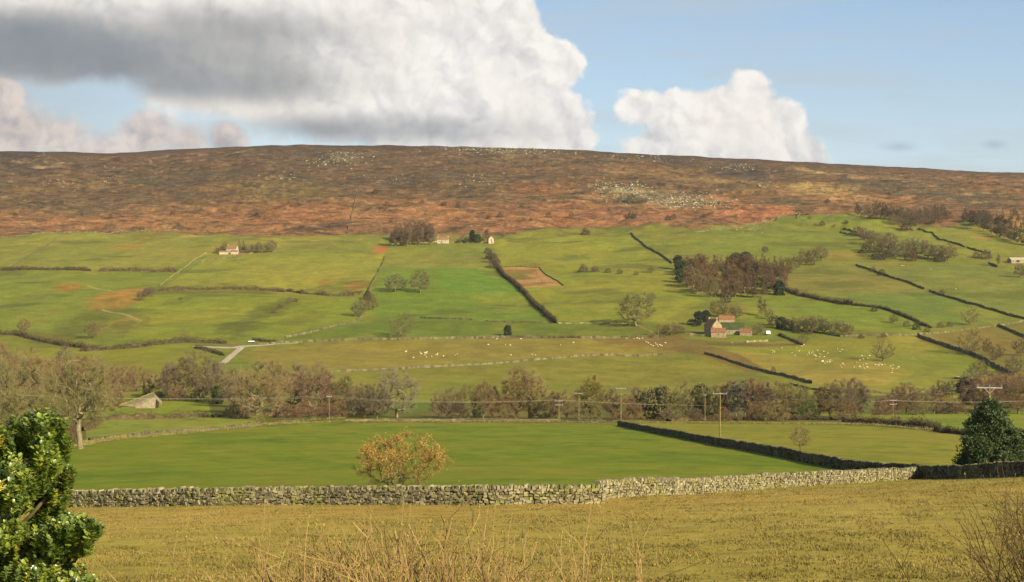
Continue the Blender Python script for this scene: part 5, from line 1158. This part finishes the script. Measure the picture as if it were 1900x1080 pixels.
    for i in range(len(tips)):
        a = Vector(cen[bo[i]]); b = Vector(tips[i]); s = a.lerp(b, .15); 
        mb.tube([s - base, (s.lerp(b, .55) + Vector(rs.normal(0, .015, 3))) - base, b - base], [.006, .0045, .003], 3, cap=False)
    t = mb.build('branches', BARK, e); t.color = tone(128, 118, 78, k=.6)
holly()

def stems(name, label, center, spread, n, hts, seed, col, buds, rad=.011, lean=.25, twig=6, depth=1.0, cat='bush', top=3.5, drift=0):
    """leafless multi-stemmed bush seen close: crooked stems, side twigs in pairs, swollen buds"""
    rs = np.random.RandomState(seed); base = Vector((center[0], center[1], 0)); base.z = float(ground_z(center[0], center[1]))
    mb = MB(); bb = MB(); gz = base.z
    def branch(p, d, L, r, lvl):
        k = max(3, int(L / .14)); pts = [p.copy()]; rr = [r]; cur = p.copy(); dd = d.normalized()
        for i in range(k):
            dd = (dd + Vector(rs.normal(0, .10 if lvl == 0 else .17, 3)) + Vector((0, 0, .045 if lvl == 0 else .09))).normalized()
            if cur.z > top - .5 * rs.rand() ** 2: break
            cur = cur + dd * (L / k); pts.append(cur.copy()); rr.append(r * (1 - .72 * (i + 1) / k))
            if lvl < 2 and i > (k * .25 if lvl == 0 else 0) and rs.rand() < (.62 if lvl == 0 else .5):
                s = Vector(rs.normal(0, 1, 3)).cross(dd).normalized()
                branch(cur.copy(), dd * .75 + s * rs.uniform(.4, .9), L * rs.uniform(.16, .4) * (1 - .4 * i / k), rr[-1] * .78, lvl + 1)
            if rs.rand() < buds: 
                s = Vector(rs.normal(0, 1, 3)).cross(dd).normalized(); q = cur + s * (rr[-1] + .004); b = rs.uniform(.005, .011)
                bb.poly([q + dd * b * 1.6, q + s * b, q - dd * b, q - s * b * .3, q + dd.cross(s) * b, q - dd.cross(s) * b], [(0, 1, 4), (1, 2, 4), (2, 3, 4), (3, 0, 4), (1, 0, 5), (2, 1, 5), (3, 2, 5), (0, 3, 5)])
        mb.tube(pts, rr, 5 if lvl == 0 else 3, cap=False)
        q = pts[-1]; b = rs.uniform(.006, .012)
        if rs.rand() < buds * 2.2: bb.poly([q + dd * b * 2, q + Vector((b * .7, 0, 0)), q + Vector((0, b * .7, 0)), q + Vector((-b * .7, 0, 0)), q + Vector((0, -b * .7, 0)), q - dd * b], [(0, 1, 2), (0, 2, 3), (0, 3, 4), (0, 4, 1), (5, 2, 1), (5, 3, 2), (5, 4, 3), (5, 1, 4)])
    for i in range(n):
        x = rs.uniform(-1, 1); y = rs.uniform(-1, 1) * depth; H = hts(x) * rs.uniform(.84, 1.05)
        px_ = x * spread * .75; p = Vector((px_, y * .6, -.1))
        branch(p, Vector((x * lean + drift + rs.normal(0, .07), rs.normal(0, .10), 1)), H, rad * rs.uniform(.6, 1.3), 0)
    e = empty(name, base, label=label, cat=cat)
    s = mb.build('stems', BARK, e); s.color = tone(*col, k=.62)
    if bb.v: 
        b = bb.build('buds', BUDM, e); b['kind'] = 'stuff'
    return e
BUDM = nmat('fresh_buds', tone(196, 180, 76, k=.55), tone(150, 128, 66, k=.55), 30)
# ground at 10 m is about 4.8 m below the lens; tops reach row 950
stems('bare_elder_bush', 'tall bare budding stems rising from below in the bottom centre', (-.75, 10.0), 1.15, 270,
      lambda x: 3.22 + .36 * math.exp(-((x - .25) / .35) ** 2) + .2 * math.exp(-((x + .55) / .25) ** 2) - .5 * x * x, 23, (164, 136, 86), .15, rad=.020, lean=.15)
stems('bare_elder_bush', 'looser bare twigs at the right end of the bottom centre stems', (.36, 10.4), .30, 16, lambda x: 3.55, 29, (170, 142, 92), .22, rad=.015, lean=.18)
stems('bare_thorn_bush', 'dark tangled bare twigs at the right edge by the bottom corner', (5.62, 13.6), .22, 130, lambda x: 3.7 + .3 * x, 31, (118, 98, 64), .12, rad=.016, lean=.0, drift=-.01)
stems('bare_thorn_bush', 'bundle of thin dark twigs touching the right frame edge', (5.05, 13.2), .08, 10, lambda x: 3.5, 33, (128, 104, 68), .1, rad=.009, lean=.0)

# ------------------------------------------------------------------ grass of the near field: tufts nobody could count
def tufts():
    rs = np.random.RandomState(3); n = 150000
    d = 43 + (150 - 43) * rs.rand(n) ** 1.5; u = rs.uniform(-.40, .40, n); x = u * d
    # stay in front of the wall
    wx = np.array([p[0] for p in WALL_A] + [p[0] for p in WALL_B[1:]] + [41.5, 39.5]); wy = np.array([p[1] for p in WALL_A] + [p[1] for p in WALL_B[1:]] + [124, 98])
    keep = d < np.where(x < 42.4, np.interp(x, wx[:-2], wy[:-2]), 150) - .6
    keep &= ~((x > 40) & (d > 98) & (x > np.interp(d, [98, 108, 124, 138, 149], [47.0, 46.2, 44.8, 43.6, 42.3]))) 
    near = np.interp(x / d * F + 950, [0, 400, 900, 1700, 1900], [14, 12, 10, 14, 12])
    clump = fbm(x / 1.7, d / 1.7, 11, 4, .6)
    keep &= rs.rand(n) < np.clip(.45 + 1.1 * clump, .06, 1)
    x = x[keep]; d = d[keep]; n = len(x); clump = clump[keep]
    z = ground_z(x, d); per = 3
    P = np.repeat(np.stack([x, d, z - .01], -1), per, 0) + rs.normal(0, .04, (n * per, 3)) * np.array([1, 1, 0])
    D = np.stack([rs.normal(0, .6, n * per), rs.normal(0, .6, n * per), np.full(n * per, 1.0)], -1); D /= np.linalg.norm(D, axis=1, keepdims=True)
    D *= (.085 * rs.uniform(.4, 1.5, n * per) * np.repeat(1 + .6 * np.clip(clump, -.4, 1), per))[:, None]
    V, Fq = quads(P, D, perp(rs, D) * .02)
    GR = nmat('pasture_grass', tone(172, 154, 82, k=.52), tone(138, 126, 62, k=.52), .35, c3=tone(184, 160, 92, k=.52))
    tag(ob('grass_tufts', mesh_np('grass_tufts', V, Fq, GR)), 'short tussocky grass of the foreground pasture', 'grass', kind='stuff')
tufts()

# ------------------------------------------------------------------ poles, wires, fence
POLE = nmat('weathered_pole', tone(178, 160, 98, k=.55), tone(140, 124, 76, k=.55), 2.0)
STEEL = nmat('galvanised_crossarm', tone(214, 208, 190, k=.6), tone(180, 174, 158, k=.6), 3.0, .6)
CER = nmat('insulator_glaze', tone(210, 205, 190, k=.5), tone(180, 172, 160, k=.5), 9, .3, .5)
PG = 'wooden power poles crossing the valley'
def pole(px, d, top, arm, label, rz=0, arms=1, r=.13, brace=False, base=None, lean=0):
    p = at(px, d); H = (540 - top) * d / F - p.z
    e = empty('power_pole', p, rz, label=label, cat='power pole', group=PG)
    mb = MB(); mb.tube([(0, 0, -.5), (lean * .5, 0, H * .5), (lean, 0, H)], [r * 1.15, r, r * .8], 9); mb.build('post', POLE, e)
    for a in range(arms):
        z = H - .15 - a * 1.3
        mb = MB(); mb.box((lean, -.12, z), (arm, .12, .13))
        if brace: mb.tube([(lean - arm * .22, -.12, z), (lean, -.16, z - arm * .24)], .035, 5); mb.tube([(lean + arm * .22, -.12, z), (lean, -.16, z - arm * .24)], .035, 5)
        mb.build('crossarm', STEEL, e)
        for s in (-.46, 0, .46):
            mb = MB(); mb.tube([(lean + s * arm, -.12, z + .06), (lean + s * arm, -.12, z + .16), (lean + s * arm, -.12, z + .22), (lean + s * arm, -.12, z + .34)], [.03, .07, .09, .05], 7); mb.build('insulator', CER, e)
    return [p + Vector((math.cos(rz) * s * arm, math.sin(rz) * s * arm, H + .2)) for s in (-.46, 0, .46)]
a1 = pole(1836, 166, 717, 2.9, 'nearest power pole, its braced crossarm showing over the big evergreen', brace=True, r=.14, rz=-.25)
a2 = pole(1336, 268, 729, 2.7, 'tallest looking power pole, foot hidden behind the shaded slanting wall', r=.13, rz=-.2)
a3 = pole(1152, 386, 720, 2.8, 'power pole rising where the far fence meets the shaded wall', r=.14, rz=-.2)
a4 = pole(1074, 440, 729, 2.6, 'grey power pole behind the post fence, second left of the wall end', r=.13, rz=-.2)
b1 = pole(1037, 455, 743, 2.6, 'shortest power pole with two crossarms behind the post fence', arms=2, r=.13, rz=.1)
b2 = pole(1657, 470, 742, 2.4, 'thin power pole with two small crossarms above the hedge at right', arms=2, r=.10, rz=.1)
b0 = pole(611, 440, 735, 1.6, 'slim pole with white fitting standing in the river wood', r=.10, rz=.1)
pole(1308, 440, 732, .9, 'greenish pole without wires before the birches', r=.12)
pole(1359, 880, 635, 1.9, 'distant thin pole in the pasture below the stone farm', r=.14)
pole(1221, 930, 596, .5, 'distant post beside the farm track', r=.15)
WIRE = nmat('aluminium_wire', tone(206, 196, 170, k=.6), tone(180, 172, 150, k=.6), 1, .5)
def wires(chain, label, r=.022, off=0):
    """one continuous cable hung from pole to pole"""
    mb = MB()
    for A, B in zip(chain[:-1], chain[1:]):
        L = (B - A).length; pts = [A.lerp(B, i / 16) - Vector((0, 0, L * .016 * 4 * (i / 16) * (1 - i / 16))) for i in range(17)]
        mb.tube(pts, r, 4, cap=False)
    tag(mb.build('overhead_wire', WIRE), label, 'wire', 'overhead wires')
endA = [p + (q - p) * -2.2 for p, q in zip(a1, a2)]
for i, nm in enumerate(('left hand', 'middle', 'right hand')):
    wires([endA[i], a1[i], a2[i], a3[i], a4[i]], '%s wire of the pole line running from the big evergreen toward the river' % nm, .016)
farL = [Vector((-200, 395, -25.5 + i * .6)) for i in range(3)]; farR = [Vector((270, 560, -38 + i * .6)) for i in range(3)]
b0p = [Vector((b0[0].x + i * .4, b0[0].y, b0[0].z - .1 - i * .5)) for i in (0, 1)]
for i, nm in enumerate(('upper', 'lower')):
    wires([farL[i], b0p[i], b1[i], b2[i] - Vector((0, 0, .4)), farR[i]], '%s pale wire strung along the river wood from left edge to right' % nm, .02)

FENCE = nmat('grey_fence_post', tone(150, 140, 104, k=.55), tone(92, 84, 60, k=.55), 1.5)
def post_fence(pix, step, h, label, r=.07, wire=2):
    xs, ys, zs = ground_pts(pix, step); n = len(xs); base = Vector((xs[0], ys[0], zs[0])); rs = random.Random(n)
    e = empty('post_fence', base, label=label, cat='fence'); me = None
    for i in range(min(n, 100)):
        hh = h * rs.uniform(.85, 1.15)
        if me is None:
            mb = MB(); mb.tube([(0, 0, -.3), (0, 0, h * .5), (0, 0, h)], [r, r, r * .8], 6); o = mb.build('post', FENCE, e); me = o.data
        else: o = ob('post', me, e)
        o.location = Vector((xs[i], ys[i], zs[i])) - base; o.scale.z = hh / h; o.rotation_euler = (rs.uniform(-.06, .06), rs.uniform(-.06, .06), 0)
    for k in range(wire):
        mb = MB(); mb.tube([Vector((xs[i], ys[i] - .08, zs[i] + h * (.5 + .4 * k))) - base for i in range(n)], .008, 3, cap=False); mb.build('wire', WIRE, e)
post_fence([(650, 786), (800, 785), (930, 785), (1040, 786), (1140, 787)], 2.55, 1.45, 'dark post and wire fence along the far side of the green field')
post_fence([(240, 813), (330, 806), (420, 798), (480, 791)], 2.4, 1.3, 'post fence on the low wall at the left end of the green field')
post_fence([(1545, 788), (1620, 791), (1680, 795), (1720, 800)], 2.0, 1.1, 'short post fence under the tall brown hedge')

# ------------------------------------------------------------------ buildings
STN = nmat('warm_sandstone', tone(204, 182, 138, k=.55), tone(170, 148, 110, k=.55), .9, bump=.3)
STN2 = nmat('grey_rubble', tone(196, 182, 148, k=.55), tone(160, 146, 112, k=.55), 1.2, bump=.3)
WHT = nmat('limewash', tone(226, 208, 180, k=.6), tone(200, 178, 150, k=.6), .6)
PAN = nmat('clay_pantile', tone(190, 134, 92, k=.5), tone(156, 108, 76, k=.5), 1.0, c3=tone(150, 112, 76, k=.55))
PAN2 = nmat('weathered_pantile', tone(176, 140, 100, k=.55), tone(146, 116, 84, k=.55), 1.0)
MOSS = nmat('mossy_roof', tone(92, 106, 56, k=.55), tone(70, 82, 48, k=.55), .8, c3=tone(120, 112, 66, k=.55))
GLS = nmat('dark_window', (.02, .022, .025, 1), (.03, .03, .035, 1), 2, .2, .5)
WOOD = nmat('dark_timber', tone(104, 84, 60, k=.5), tone(80, 64, 46, k=.5), 2)
def building(name, label, cat, loc, rz, w, l, h, rise, wm, rm, wins=(), chim=(), over=.25, door=None, sink=1.0, hip=0, lean=None):
    """w = gable width (local x), l = length (local y); gable walls at both ends, pitched roof with thickness"""
    e = empty(name, loc, rz, label=label, cat=cat)
    a, b = w / 2, l / 2; mb = MB()
    mb.poly([(-a, -b, -sink), (a, -b, -sink), (a, -b, h), (0, -b, h + rise), (-a, -b, h), (-a, b, -sink), (a, b, -sink), (a, b, h), (0, b, h + rise), (-a, b, h)],
            [(0, 1, 2, 3, 4), (6, 5, 9, 8, 7), (1, 6, 7, 2), (5, 0, 4, 9)])
    mb.build('wall', wm, e)
    mb = MB(); t = .16; o = over
    for s in (-1, 1):
        ex, ez = s * (a + o), h - rise / a * o
        P = [(0, -b - o, h + rise + .03), (ex, -b - o, ez + .03), (ex, b + o, ez + .03), (0, b + o, h + rise + .03)]
        P += [(x, y, z + t) for x, y, z in P]
        mb.poly(P, [(0, 1, 2, 3), (4, 7, 6, 5), (0, 4, 5, 1), (1, 5, 6, 2), (2, 6, 7, 3)])
    rf = mb.build('roof', rm, e)
    for (y, cw) in chim:
        mb = MB(); mb.box((0, y, h + rise + .5), (cw, cw * .8, 1.5)); mb.box((0, y, h + rise + 1.3), (cw * 1.2, cw, .14)); 
        mb.tube([(0, y, h + rise + 1.35), (0, y, h + rise + 1.75)], .14, 7); mb.build('chimney', wm, rf)
    for (side, u, z, ww, wh) in wins:      # side: 'f' front gable (-y), 'l' -x wall, 'r' +x wall
        for k in range(2):
            g = .04 if k == 0 else .10
            mb = MB(); gw = ww if k == 0 else ww * .78; gh = wh if k == 0 else wh * .8
            if side == 'f': mb.box((u, -b - g / 2, z), (gw, g, gh))
            elif side == 'r': mb.box((a + g / 2, u, z), (g, gw, gh))
            else: mb.box((-a - g / 2, u, z), (g, gw, gh))
            if k == 0: fr = mb.build('window', WHT, e)
            else: mb.build('pane', GLS, fr)
    if door:
        side, u, ww, wh = door; mb = MB()
        if side == 'f': mb.box((u, -b - .05, wh / 2), (ww, .1, wh))
        elif side == 'r': mb.box((a + .05, u, wh / 2), (.1, ww, wh))
        else: mb.box((-a - .05, u, wh / 2), (.1, ww, wh))
        mb.build('door', WOOD, e)
    return e
p = W(1324, 622)
building('farmhouse', 'tall stone farmhouse, gable end to the valley, with weathered tiled roof', 'house', p + Vector((0, 3, 0)), .35, 7.2, 12, 6.6, 4.2, STN, PAN2, [('f', -1.4, 4.4, .9, 1.2), ('f', 1.4, 4.4, .9, 1.2), ('l', -2, 4.2, .9, 1.2), ('r', -3, 4.2, .9, 1.2)], [(-5.2, 1.0), (5.2, 1.0)], door=('f', 0, 1.1, 2.0))
p = W(1331, 624)
building('farm_outbuilding', 'low stone lean-to with orange-brown tiles in front of the farmhouse', 'building', p + Vector((.5, -2, 0)), 1.35, 5.5, 9.5, 3.0, 2.6, STN, PAN, [('l', 0, 1.7, .8, .9)], sink=1)
p = W(1360, 620)
building('farm_barn', 'long barn with dark green mossy roof right of the farmhouse', 'barn', p + Vector((0, 4, 0)), 1.45, 9, 16, 3.2, 4.6, STN2, MOSS, [('l', 2, 1.8, .9, .9), ('l', -3, 1.8, .9, .9)], sink=1)
p = W(1352, 606)
building('farm_barn', 'red tiled shed roof just behind the mossy barn', 'barn', p + Vector((0, 10, .6)), 1.5, 6, 11, 4.6, 2.4, STN, PAN, sink=3)
p = W(1384, 622)
building('farm_outbuilding', 'small detached shed with bright orange roof right of the mossy barn', 'shed', p, 1.25, 5, 7.5, 2.3, 2.0, STN, PAN, door=('f', 0, 1.2, 1.9), sink=1)
p = W(822, 451)
building('cottage', 'long low white cottage with reddish roof on the hill', 'house', p, 1.5, 6.5, 13, 3.6, 2.9, WHT, PAN2, [('l', -3.5, 2.0, 1.0, 1.1), ('l', 3.2, 2.0, 1.0, 1.1), ('l', 0, 2.0, .8, 1.1)], [(-6, .9), (6, .9)], door=('l', 1.6, 1.0, 2.0))
p = W(910, 451)
building('stone_house', 'pale chapel-like house with pointed gable near the hilltop trees', 'house', p, .2, 6, 9, 4.6, 3.8, WHT, PAN2, [('f', 0, 3.4, 1.6, 2.0)], door=('f', .6, 1.1, 2.0))
p = W(430, 470)
building('farmhouse', 'whitewashed farmhouse with tan roof among bushes at upper left', 'house', p + Vector((0, 4, 0)), 1.35, 7, 11, 5, 3.4, WHT, PAN2, [('l', -3, 3.6, .9, 1.1), ('l', 3, 3.6, .9, 1.1), ('l', 0, 1.5, .9, 1.1)], [(5, .9)], door=('l', 1.3, 1, 2))
p = W(436, 471)
building('farm_outbuilding', 'small white outhouse in front of the whitewashed farmhouse', 'building', p + Vector((0, -3, 0)), 1.5, 4, 7, 2.2, 1.5, WHT, PAN2)
p = W(416, 471)
building('farm_outbuilding', 'low white byre left of the whitewashed farmhouse', 'building', p + Vector((0, -3, 0)), 1.6, 4, 9, 1.8, 1.2, WHT, PAN2)
p = W(1890, 487)
building('farm_shed', 'long pale roofed farm shed at the right edge', 'shed', p, 1.7, 9, 20, 2.6, 2.2, STN2, nmat('pale_sheet_roof', tone(214, 198, 172, k=.6), tone(180, 164, 140, k=.6), .5), door=('l', 3, 3, 2.2))

def ruined_barn():
    """stone barn whose roof runs down almost to the turf on the left"""
    p = W(262, 757); e = empty('stone_barn', p, .0, label='old stone barn with mossy sagging roof, its gable lit by the sun', cat='barn')
    d = p.y; s = d / F
    def X(px): return (px - 262) * s
    zb = -1.0; 
    g = [(X(253), -2.6, -.4), (X(289), -1.2, -.2), (X(291), -1.2, 3.3), (X(287), -1.2, 4.0), (X(270), -1.9, 2.1), (X(255), -2.5, .75)]
    bk = [(x - 1.2, y + 7, z) for x, y, z in g]
    mb = MB(); n = len(g)
    low = [(x, y, -1.2) if i in (0, 1) else (x, y, z) for i, (x, y, z) in enumerate(g)]; lowb = [(x, y, -1.2) if i in (0, 1) else (x, y, z) for i, (x, y, z) in enumerate(bk)]
    mb.poly(low + lowb, [tuple(range(n)), tuple(range(2 * n - 1, n - 1, -1))] + [(i, i + n, (i + 1) % n + n, (i + 1) % n) for i in range(n) if i != 3 and i != 4])
    # low left wall under the eaves
    mb.poly([(X(226), -.9, -1.2), (X(253), -2.6, -1.2), (X(255), -2.5, .75), (X(226), -.9, .75)], [(0, 1, 2, 3)])
    mb.build('wall', STN2, e)
    def slab(P, nm, m, par, t=.18):
        mb = MB(); n = len(P); mb.poly(list(P) + [(x, y, z - t) for x, y, z in P], [tuple(range(n)), tuple(range(2 * n - 1, n - 1, -1))] + [(i, i + n, (i + 1) % n + n, (i + 1) % n) for i in range(n)][::1]); return mb.build(nm, m, par)
    # roof plane: ridge goes back and up to the right, eaves low at left
    E1, E2 = Vector((X(222), -1.1, .95)), Vector((X(256), -2.75, .72)); R2, R1 = Vector((X(288), -1.3, 4.2)), Vector((X(280), 3.4, 5.3))
    A = E1.lerp(E2, .52); Bv = R1.lerp(R2, .5)
    rf = slab([E1, A, Bv, R1], 'roof', MOSS2, e)
    slab([A + Vector((.02, -.02, .03)), E2, R2, Bv + Vector((.02, -.02, .03))], 'slate_patch', SLATE, rf)
    bk2 = [R1, R2, R2 + Vector((2.0, 2.5, -3.0)), R1 + Vector((2.5, 2.5, -3.2))]
    slab(bk2, 'roof', SLATE, e)
    mb = MB(); mb.tube([R1, R1.lerp(R2, .5), R2], .14, 6); mb.tube([E1 + Vector((0, 0, .08)), R1 + Vector((0, 0, .08))], .12, 6); mb.build('coping', STN2, rf)
    mb = MB(); mb.box((X(292) + .1, 0.2, 1.4), (.3, 1.6, 2.4)); mb.build('door', WOOD, e)
MOSS2 = nmat('moss_covered_slates', tone(166, 156, 84, k=.52), tone(136, 128, 74, k=.52), .6, c3=tone(176, 160, 110, k=.52))
SLATE = nmat('pale_stone_slates', tone(186, 166, 136, k=.52), tone(154, 136, 112, k=.52), .8)
ruined_barn()

# ------------------------------------------------------------------ parked car, horse box, trough
CARW = nmat('white_car_paint', (.62, .62, .6, 1), (.58, .58, .56, 1), 1, .35, .5); TYRE = nmat('tyre_rubber', (.02, .02, .02, 1), (.03, .03, .03, 1), 3)
def car(loc, rz, label, name='parked_car', m=None):
    e = empty(name, loc, rz, label=label, cat='car')
    mb = MB(); pr = [(-2.1, .35), (-2.15, .75), (-1.9, .95), (-1.2, 1.0), (-.75, 1.45), (1.0, 1.5), (1.85, 1.0), (2.15, .9), (2.2, .4)]
    n = len(pr); P = [(x, -.85, z) for x, z in pr] + [(x, .85, z) for x, z in pr]
    mb.poly(P, [tuple(range(n)), tuple(range(2 * n - 1, n - 1, -1))] + [(i + 1, i, i + n, i + 1 + n) for i in range(n - 1)] + [(0, n - 1, 2 * n - 1, n)]); mb.build('body', m or CARW, e)
    for s in (-1, 1):
        mb = MB(); mb.poly([(-1.05, s * .87, 1.02), (-.68, s * .87, 1.36), (.95, s * .87, 1.4), (1.6, s * .87, 1.02)], [(0, 1, 2, 3)]); mb.build('side_window', GLS, e)
        for x in (-1.35, 1.4):
            mb = MB(); mb.tube([(x, s * .72, .33), (x, s * .92, .33)], .33, 12); mb.build('wheel', TYRE, e)
    return e
car(W(466, 636) + Vector((0, 0, .2)), .3, 'white car parked beside the dark hedge at the road junction')
def horsebox(loc):
    e = empty('horse_trailer', loc, .5, label='white box trailer standing right of the farm buildings', cat='trailer')
    mb = MB(); mb.poly([(-1.8, -1.1, .5), (1.8, -1.1, .5), (1.8, 1.1, .5), (-1.8, 1.1, .5), (-1.8, -1.1, 2.6), (1.2, -1.1, 2.7), (1.2, 1.1, 2.7), (-1.8, 1.1, 2.6), (1.8, -1.1, 1.7), (1.8, 1.1, 1.7)],
                       [(0, 3, 2, 1), (4, 5, 6, 7), (0, 1, 8, 5, 4), (3, 7, 6, 9, 2), (0, 4, 7, 3), (1, 2, 9, 8), (8, 9, 6, 5)]); mb.build('body', CARW, e)
    for s in (-1, 1):
        for x in (-.5, .4): mb = MB(); mb.tube([(x, s * .9, .35), (x, s * 1.1, .35)], .35, 12); mb.build('wheel', TYRE, e)
    mb = MB(); mb.tube([(1.8, 0, .55), (2.9, 0, .5)], .06, 6); mb.build('tow_bar', STEEL, e)
horsebox(W(1424, 621))
def trough(loc):
    e = empty('feed_trough', loc, .2, label='low dark trough with a white top near the wood at right', cat='trough')
    mb = MB(); mb.poly([(-1.3, -.5, 0), (1.3, -.5, 0), (1.3, .5, 0), (-1.3, .5, 0), (-1.5, -.7, .8), (1.5, -.7, .8), (1.5, .7, .8), (-1.5, .7, .8)], [(0, 3, 2, 1), (0, 1, 5, 4), (1, 2, 6, 5), (2, 3, 7, 6), (3, 0, 4, 7)]); mb.build('basin', WOOD, e)
    mb = MB(); mb.poly([(-.2, -.8, .95), (1.6, -.8, .95), (1.6, .8, 1.15), (-.2, .8, 1.15), (-.2, -.8, .86), (1.6, -.8, .86), (1.6, .8, .86), (-.2, .8, .86)], [(0, 1, 2, 3), (0, 4, 5, 1), (1, 5, 6, 2), (2, 6, 7, 3), (3, 7, 4, 0)]); mb.build('lid', CARW, e)
trough(W(1776, 703))

# ------------------------------------------------------------------ sheep
FLEECE = nmat('sheep_fleece', tone(240, 222, 178, k=.66), tone(214, 194, 150, k=.66), 3)
def sheep_mesh(graze, lamb=False):
    bm_v = [(-.45, 0, .62), (-.15, 0, .66), (.2, 0, .66), (.45, 0, .66)]
    head = [(.62, 0, .55), (.74, 0, .22), (.84, 0, .10)] if graze else [(.62, 0, .86), (.74, 0, .98), (.92, 0, .90)]
    V = bm_v + head; E = [(i, i + 1) for i in range(len(V) - 1)]; R = [.22, .30, .30, .24, .13, .10, .06]
    V.append((-.62, 0, .55)); E.append((0, 7)); R.append(.06)
    for root, x in ((0, -.42), (3, .40)):
        for s in (-1, 1):
            k = len(V); V += [(x, s * .16, .45), (x + .02, s * .15, .22), (x, s * .15, .0)]; E += [(root, k), (k, k + 1), (k + 1, k + 2)]; R += [.09, .05, .04]
    me = bpy.data.meshes.new('sheep'); me.from_pydata(V, E, []); me.update()
    o = bpy.data.objects.new('sheep', me); COL.objects.link(o); md = o.modifiers.new('s', 'SKIN')
    for i, r in enumerate(R): me.skin_vertices[0].data[i].radius = (r, r)
    me.skin_vertices[0].data[1].use_root = True
    sb = o.modifiers.new('d', 'SUBSURF'); sb.levels = 1; sb.render_levels = 1
    dg = bpy.context.evaluated_depsgraph_get(); m2 = bpy.data.meshes.new_from_object(o.evaluated_get(dg))
    bpy.data.objects.remove(o); bpy.data.meshes.remove(me); m2.name = 'sheep'; m2.materials.clear(); m2.materials.append(FLEECE)
    m2.polygons.foreach_set('use_smooth', np.ones(len(m2.polygons), bool)); return m2
SM = [sheep_mesh(True), sheep_mesh(False)]
def flock(pts, label, group, s=1.0):
    for i, (x, y) in enumerate(pts):
        p = W(x, y); o = ob('sheep', SM[RS.random() < .3]); o.location = p; o.rotation_euler = (0, 0, RS.uniform(0, 6.28)); k = s * RS.uniform(.85, 1.15); o.scale = (k, k, k)
        tag(o, label if isinstance(label, str) else label[i], 'sheep', group)
flock([(753, 654), (767, 665), (779, 655), (781, 658), (788, 660), (790, 657), (792, 655), (788, 656), (791, 664), (801, 663), (810, 660), (812, 658), (823, 662), (844, 660), (848, 658)],
      'small white sheep of the cluster in the middle pasture', 'sheep clustered in the middle pasture')
flock([(906, 641), (938, 641), (947, 642), (922, 630), (948, 660), (987, 659), (993, 660), (1040, 641), (1064, 637), (1080, 660), (967, 630)],
      'white sheep scattered singly over the right half of the middle pasture', 'single sheep in the middle pasture')
flock([(1163, 629), (1176, 630), (1186, 630), (1192, 629), (1199, 636), (1203, 638), (1208, 641), (1212, 643), (1218, 641), (1221, 644), (1224, 641), (1227, 643), (1235, 638), (1216, 638), (1182, 629)],
      'white sheep bunched on the bare brown ground by the farm track', 'sheep by the farm track')
r = random.Random(4); P = []
for cx, cy, n, sx, sy in ((1519, 661, 16, 22, 10), (1532, 672, 12, 12, 5), (1505, 655, 6, 14, 6), (1598, 665, 5, 16, 5), (1597, 678, 6, 12, 7), (1630, 678, 9, 22, 5), (1655, 682, 9, 22, 6), (1560, 678, 4, 14, 5), (1432, 655, 5, 8, 4), (1472, 656, 3, 12, 5), (1490, 642, 3, 5, 2), (1560, 650, 3, 14, 3), (1452, 647, 2, 20, 4), (1600, 684, 4, 12, 5)):
    for _ in range(n): P.append((cx + r.gauss(0, sx * .5), cy + r.gauss(0, sy * .5)))
flock(P, 'tiny pale sheep of the large flock around the lone oak on the right', 'large flock round the lone oak', .8)
flock([(1673, 494), (1677, 494), (1727, 500), (1774, 537)], 'pale sheep high on the right hillside pasture', 'sheep on the high right pasture')

# ------------------------------------------------------------------ air between the viewer and the far moor
def haze():
    me = bpy.data.meshes.new('haze'); x0, x1, y0, y1, z0, z1 = -16500, 16500, -200, 7100, -80, 315
    V = [(x, y, z) for z in (z0, z1) for x, y in ((x0, y0), (x1, y0), (x1, y1), (x0, y1))]
    me.from_pydata(V, [], [(0, 3, 2, 1), (4, 5, 6, 7), (0, 1, 5, 4), (1, 2, 6, 5), (2, 3, 7, 6), (3, 0, 4, 7)])
    m = bpy.data.materials.new('thin_air'); m.use_nodes = True; nt = m.node_tree; nt.nodes.clear()
    v = nt.nodes.new('ShaderNodeVolumePrincipled'); v.inputs['Color'].default_value = (.93, .94, 1, 1); v.inputs['Density'].default_value = 1.8e-5; v.inputs['Anisotropy'].default_value = 0.0
    o = nt.nodes.new('ShaderNodeOutputMaterial'); nt.links.new(v.outputs[0], o.inputs['Volume'])
    me.materials.append(m); tag(ob('haze', me), 'thin bluish haze over the valley', kind='stuff')
haze()
scn.cycles.volume_bounces = 0
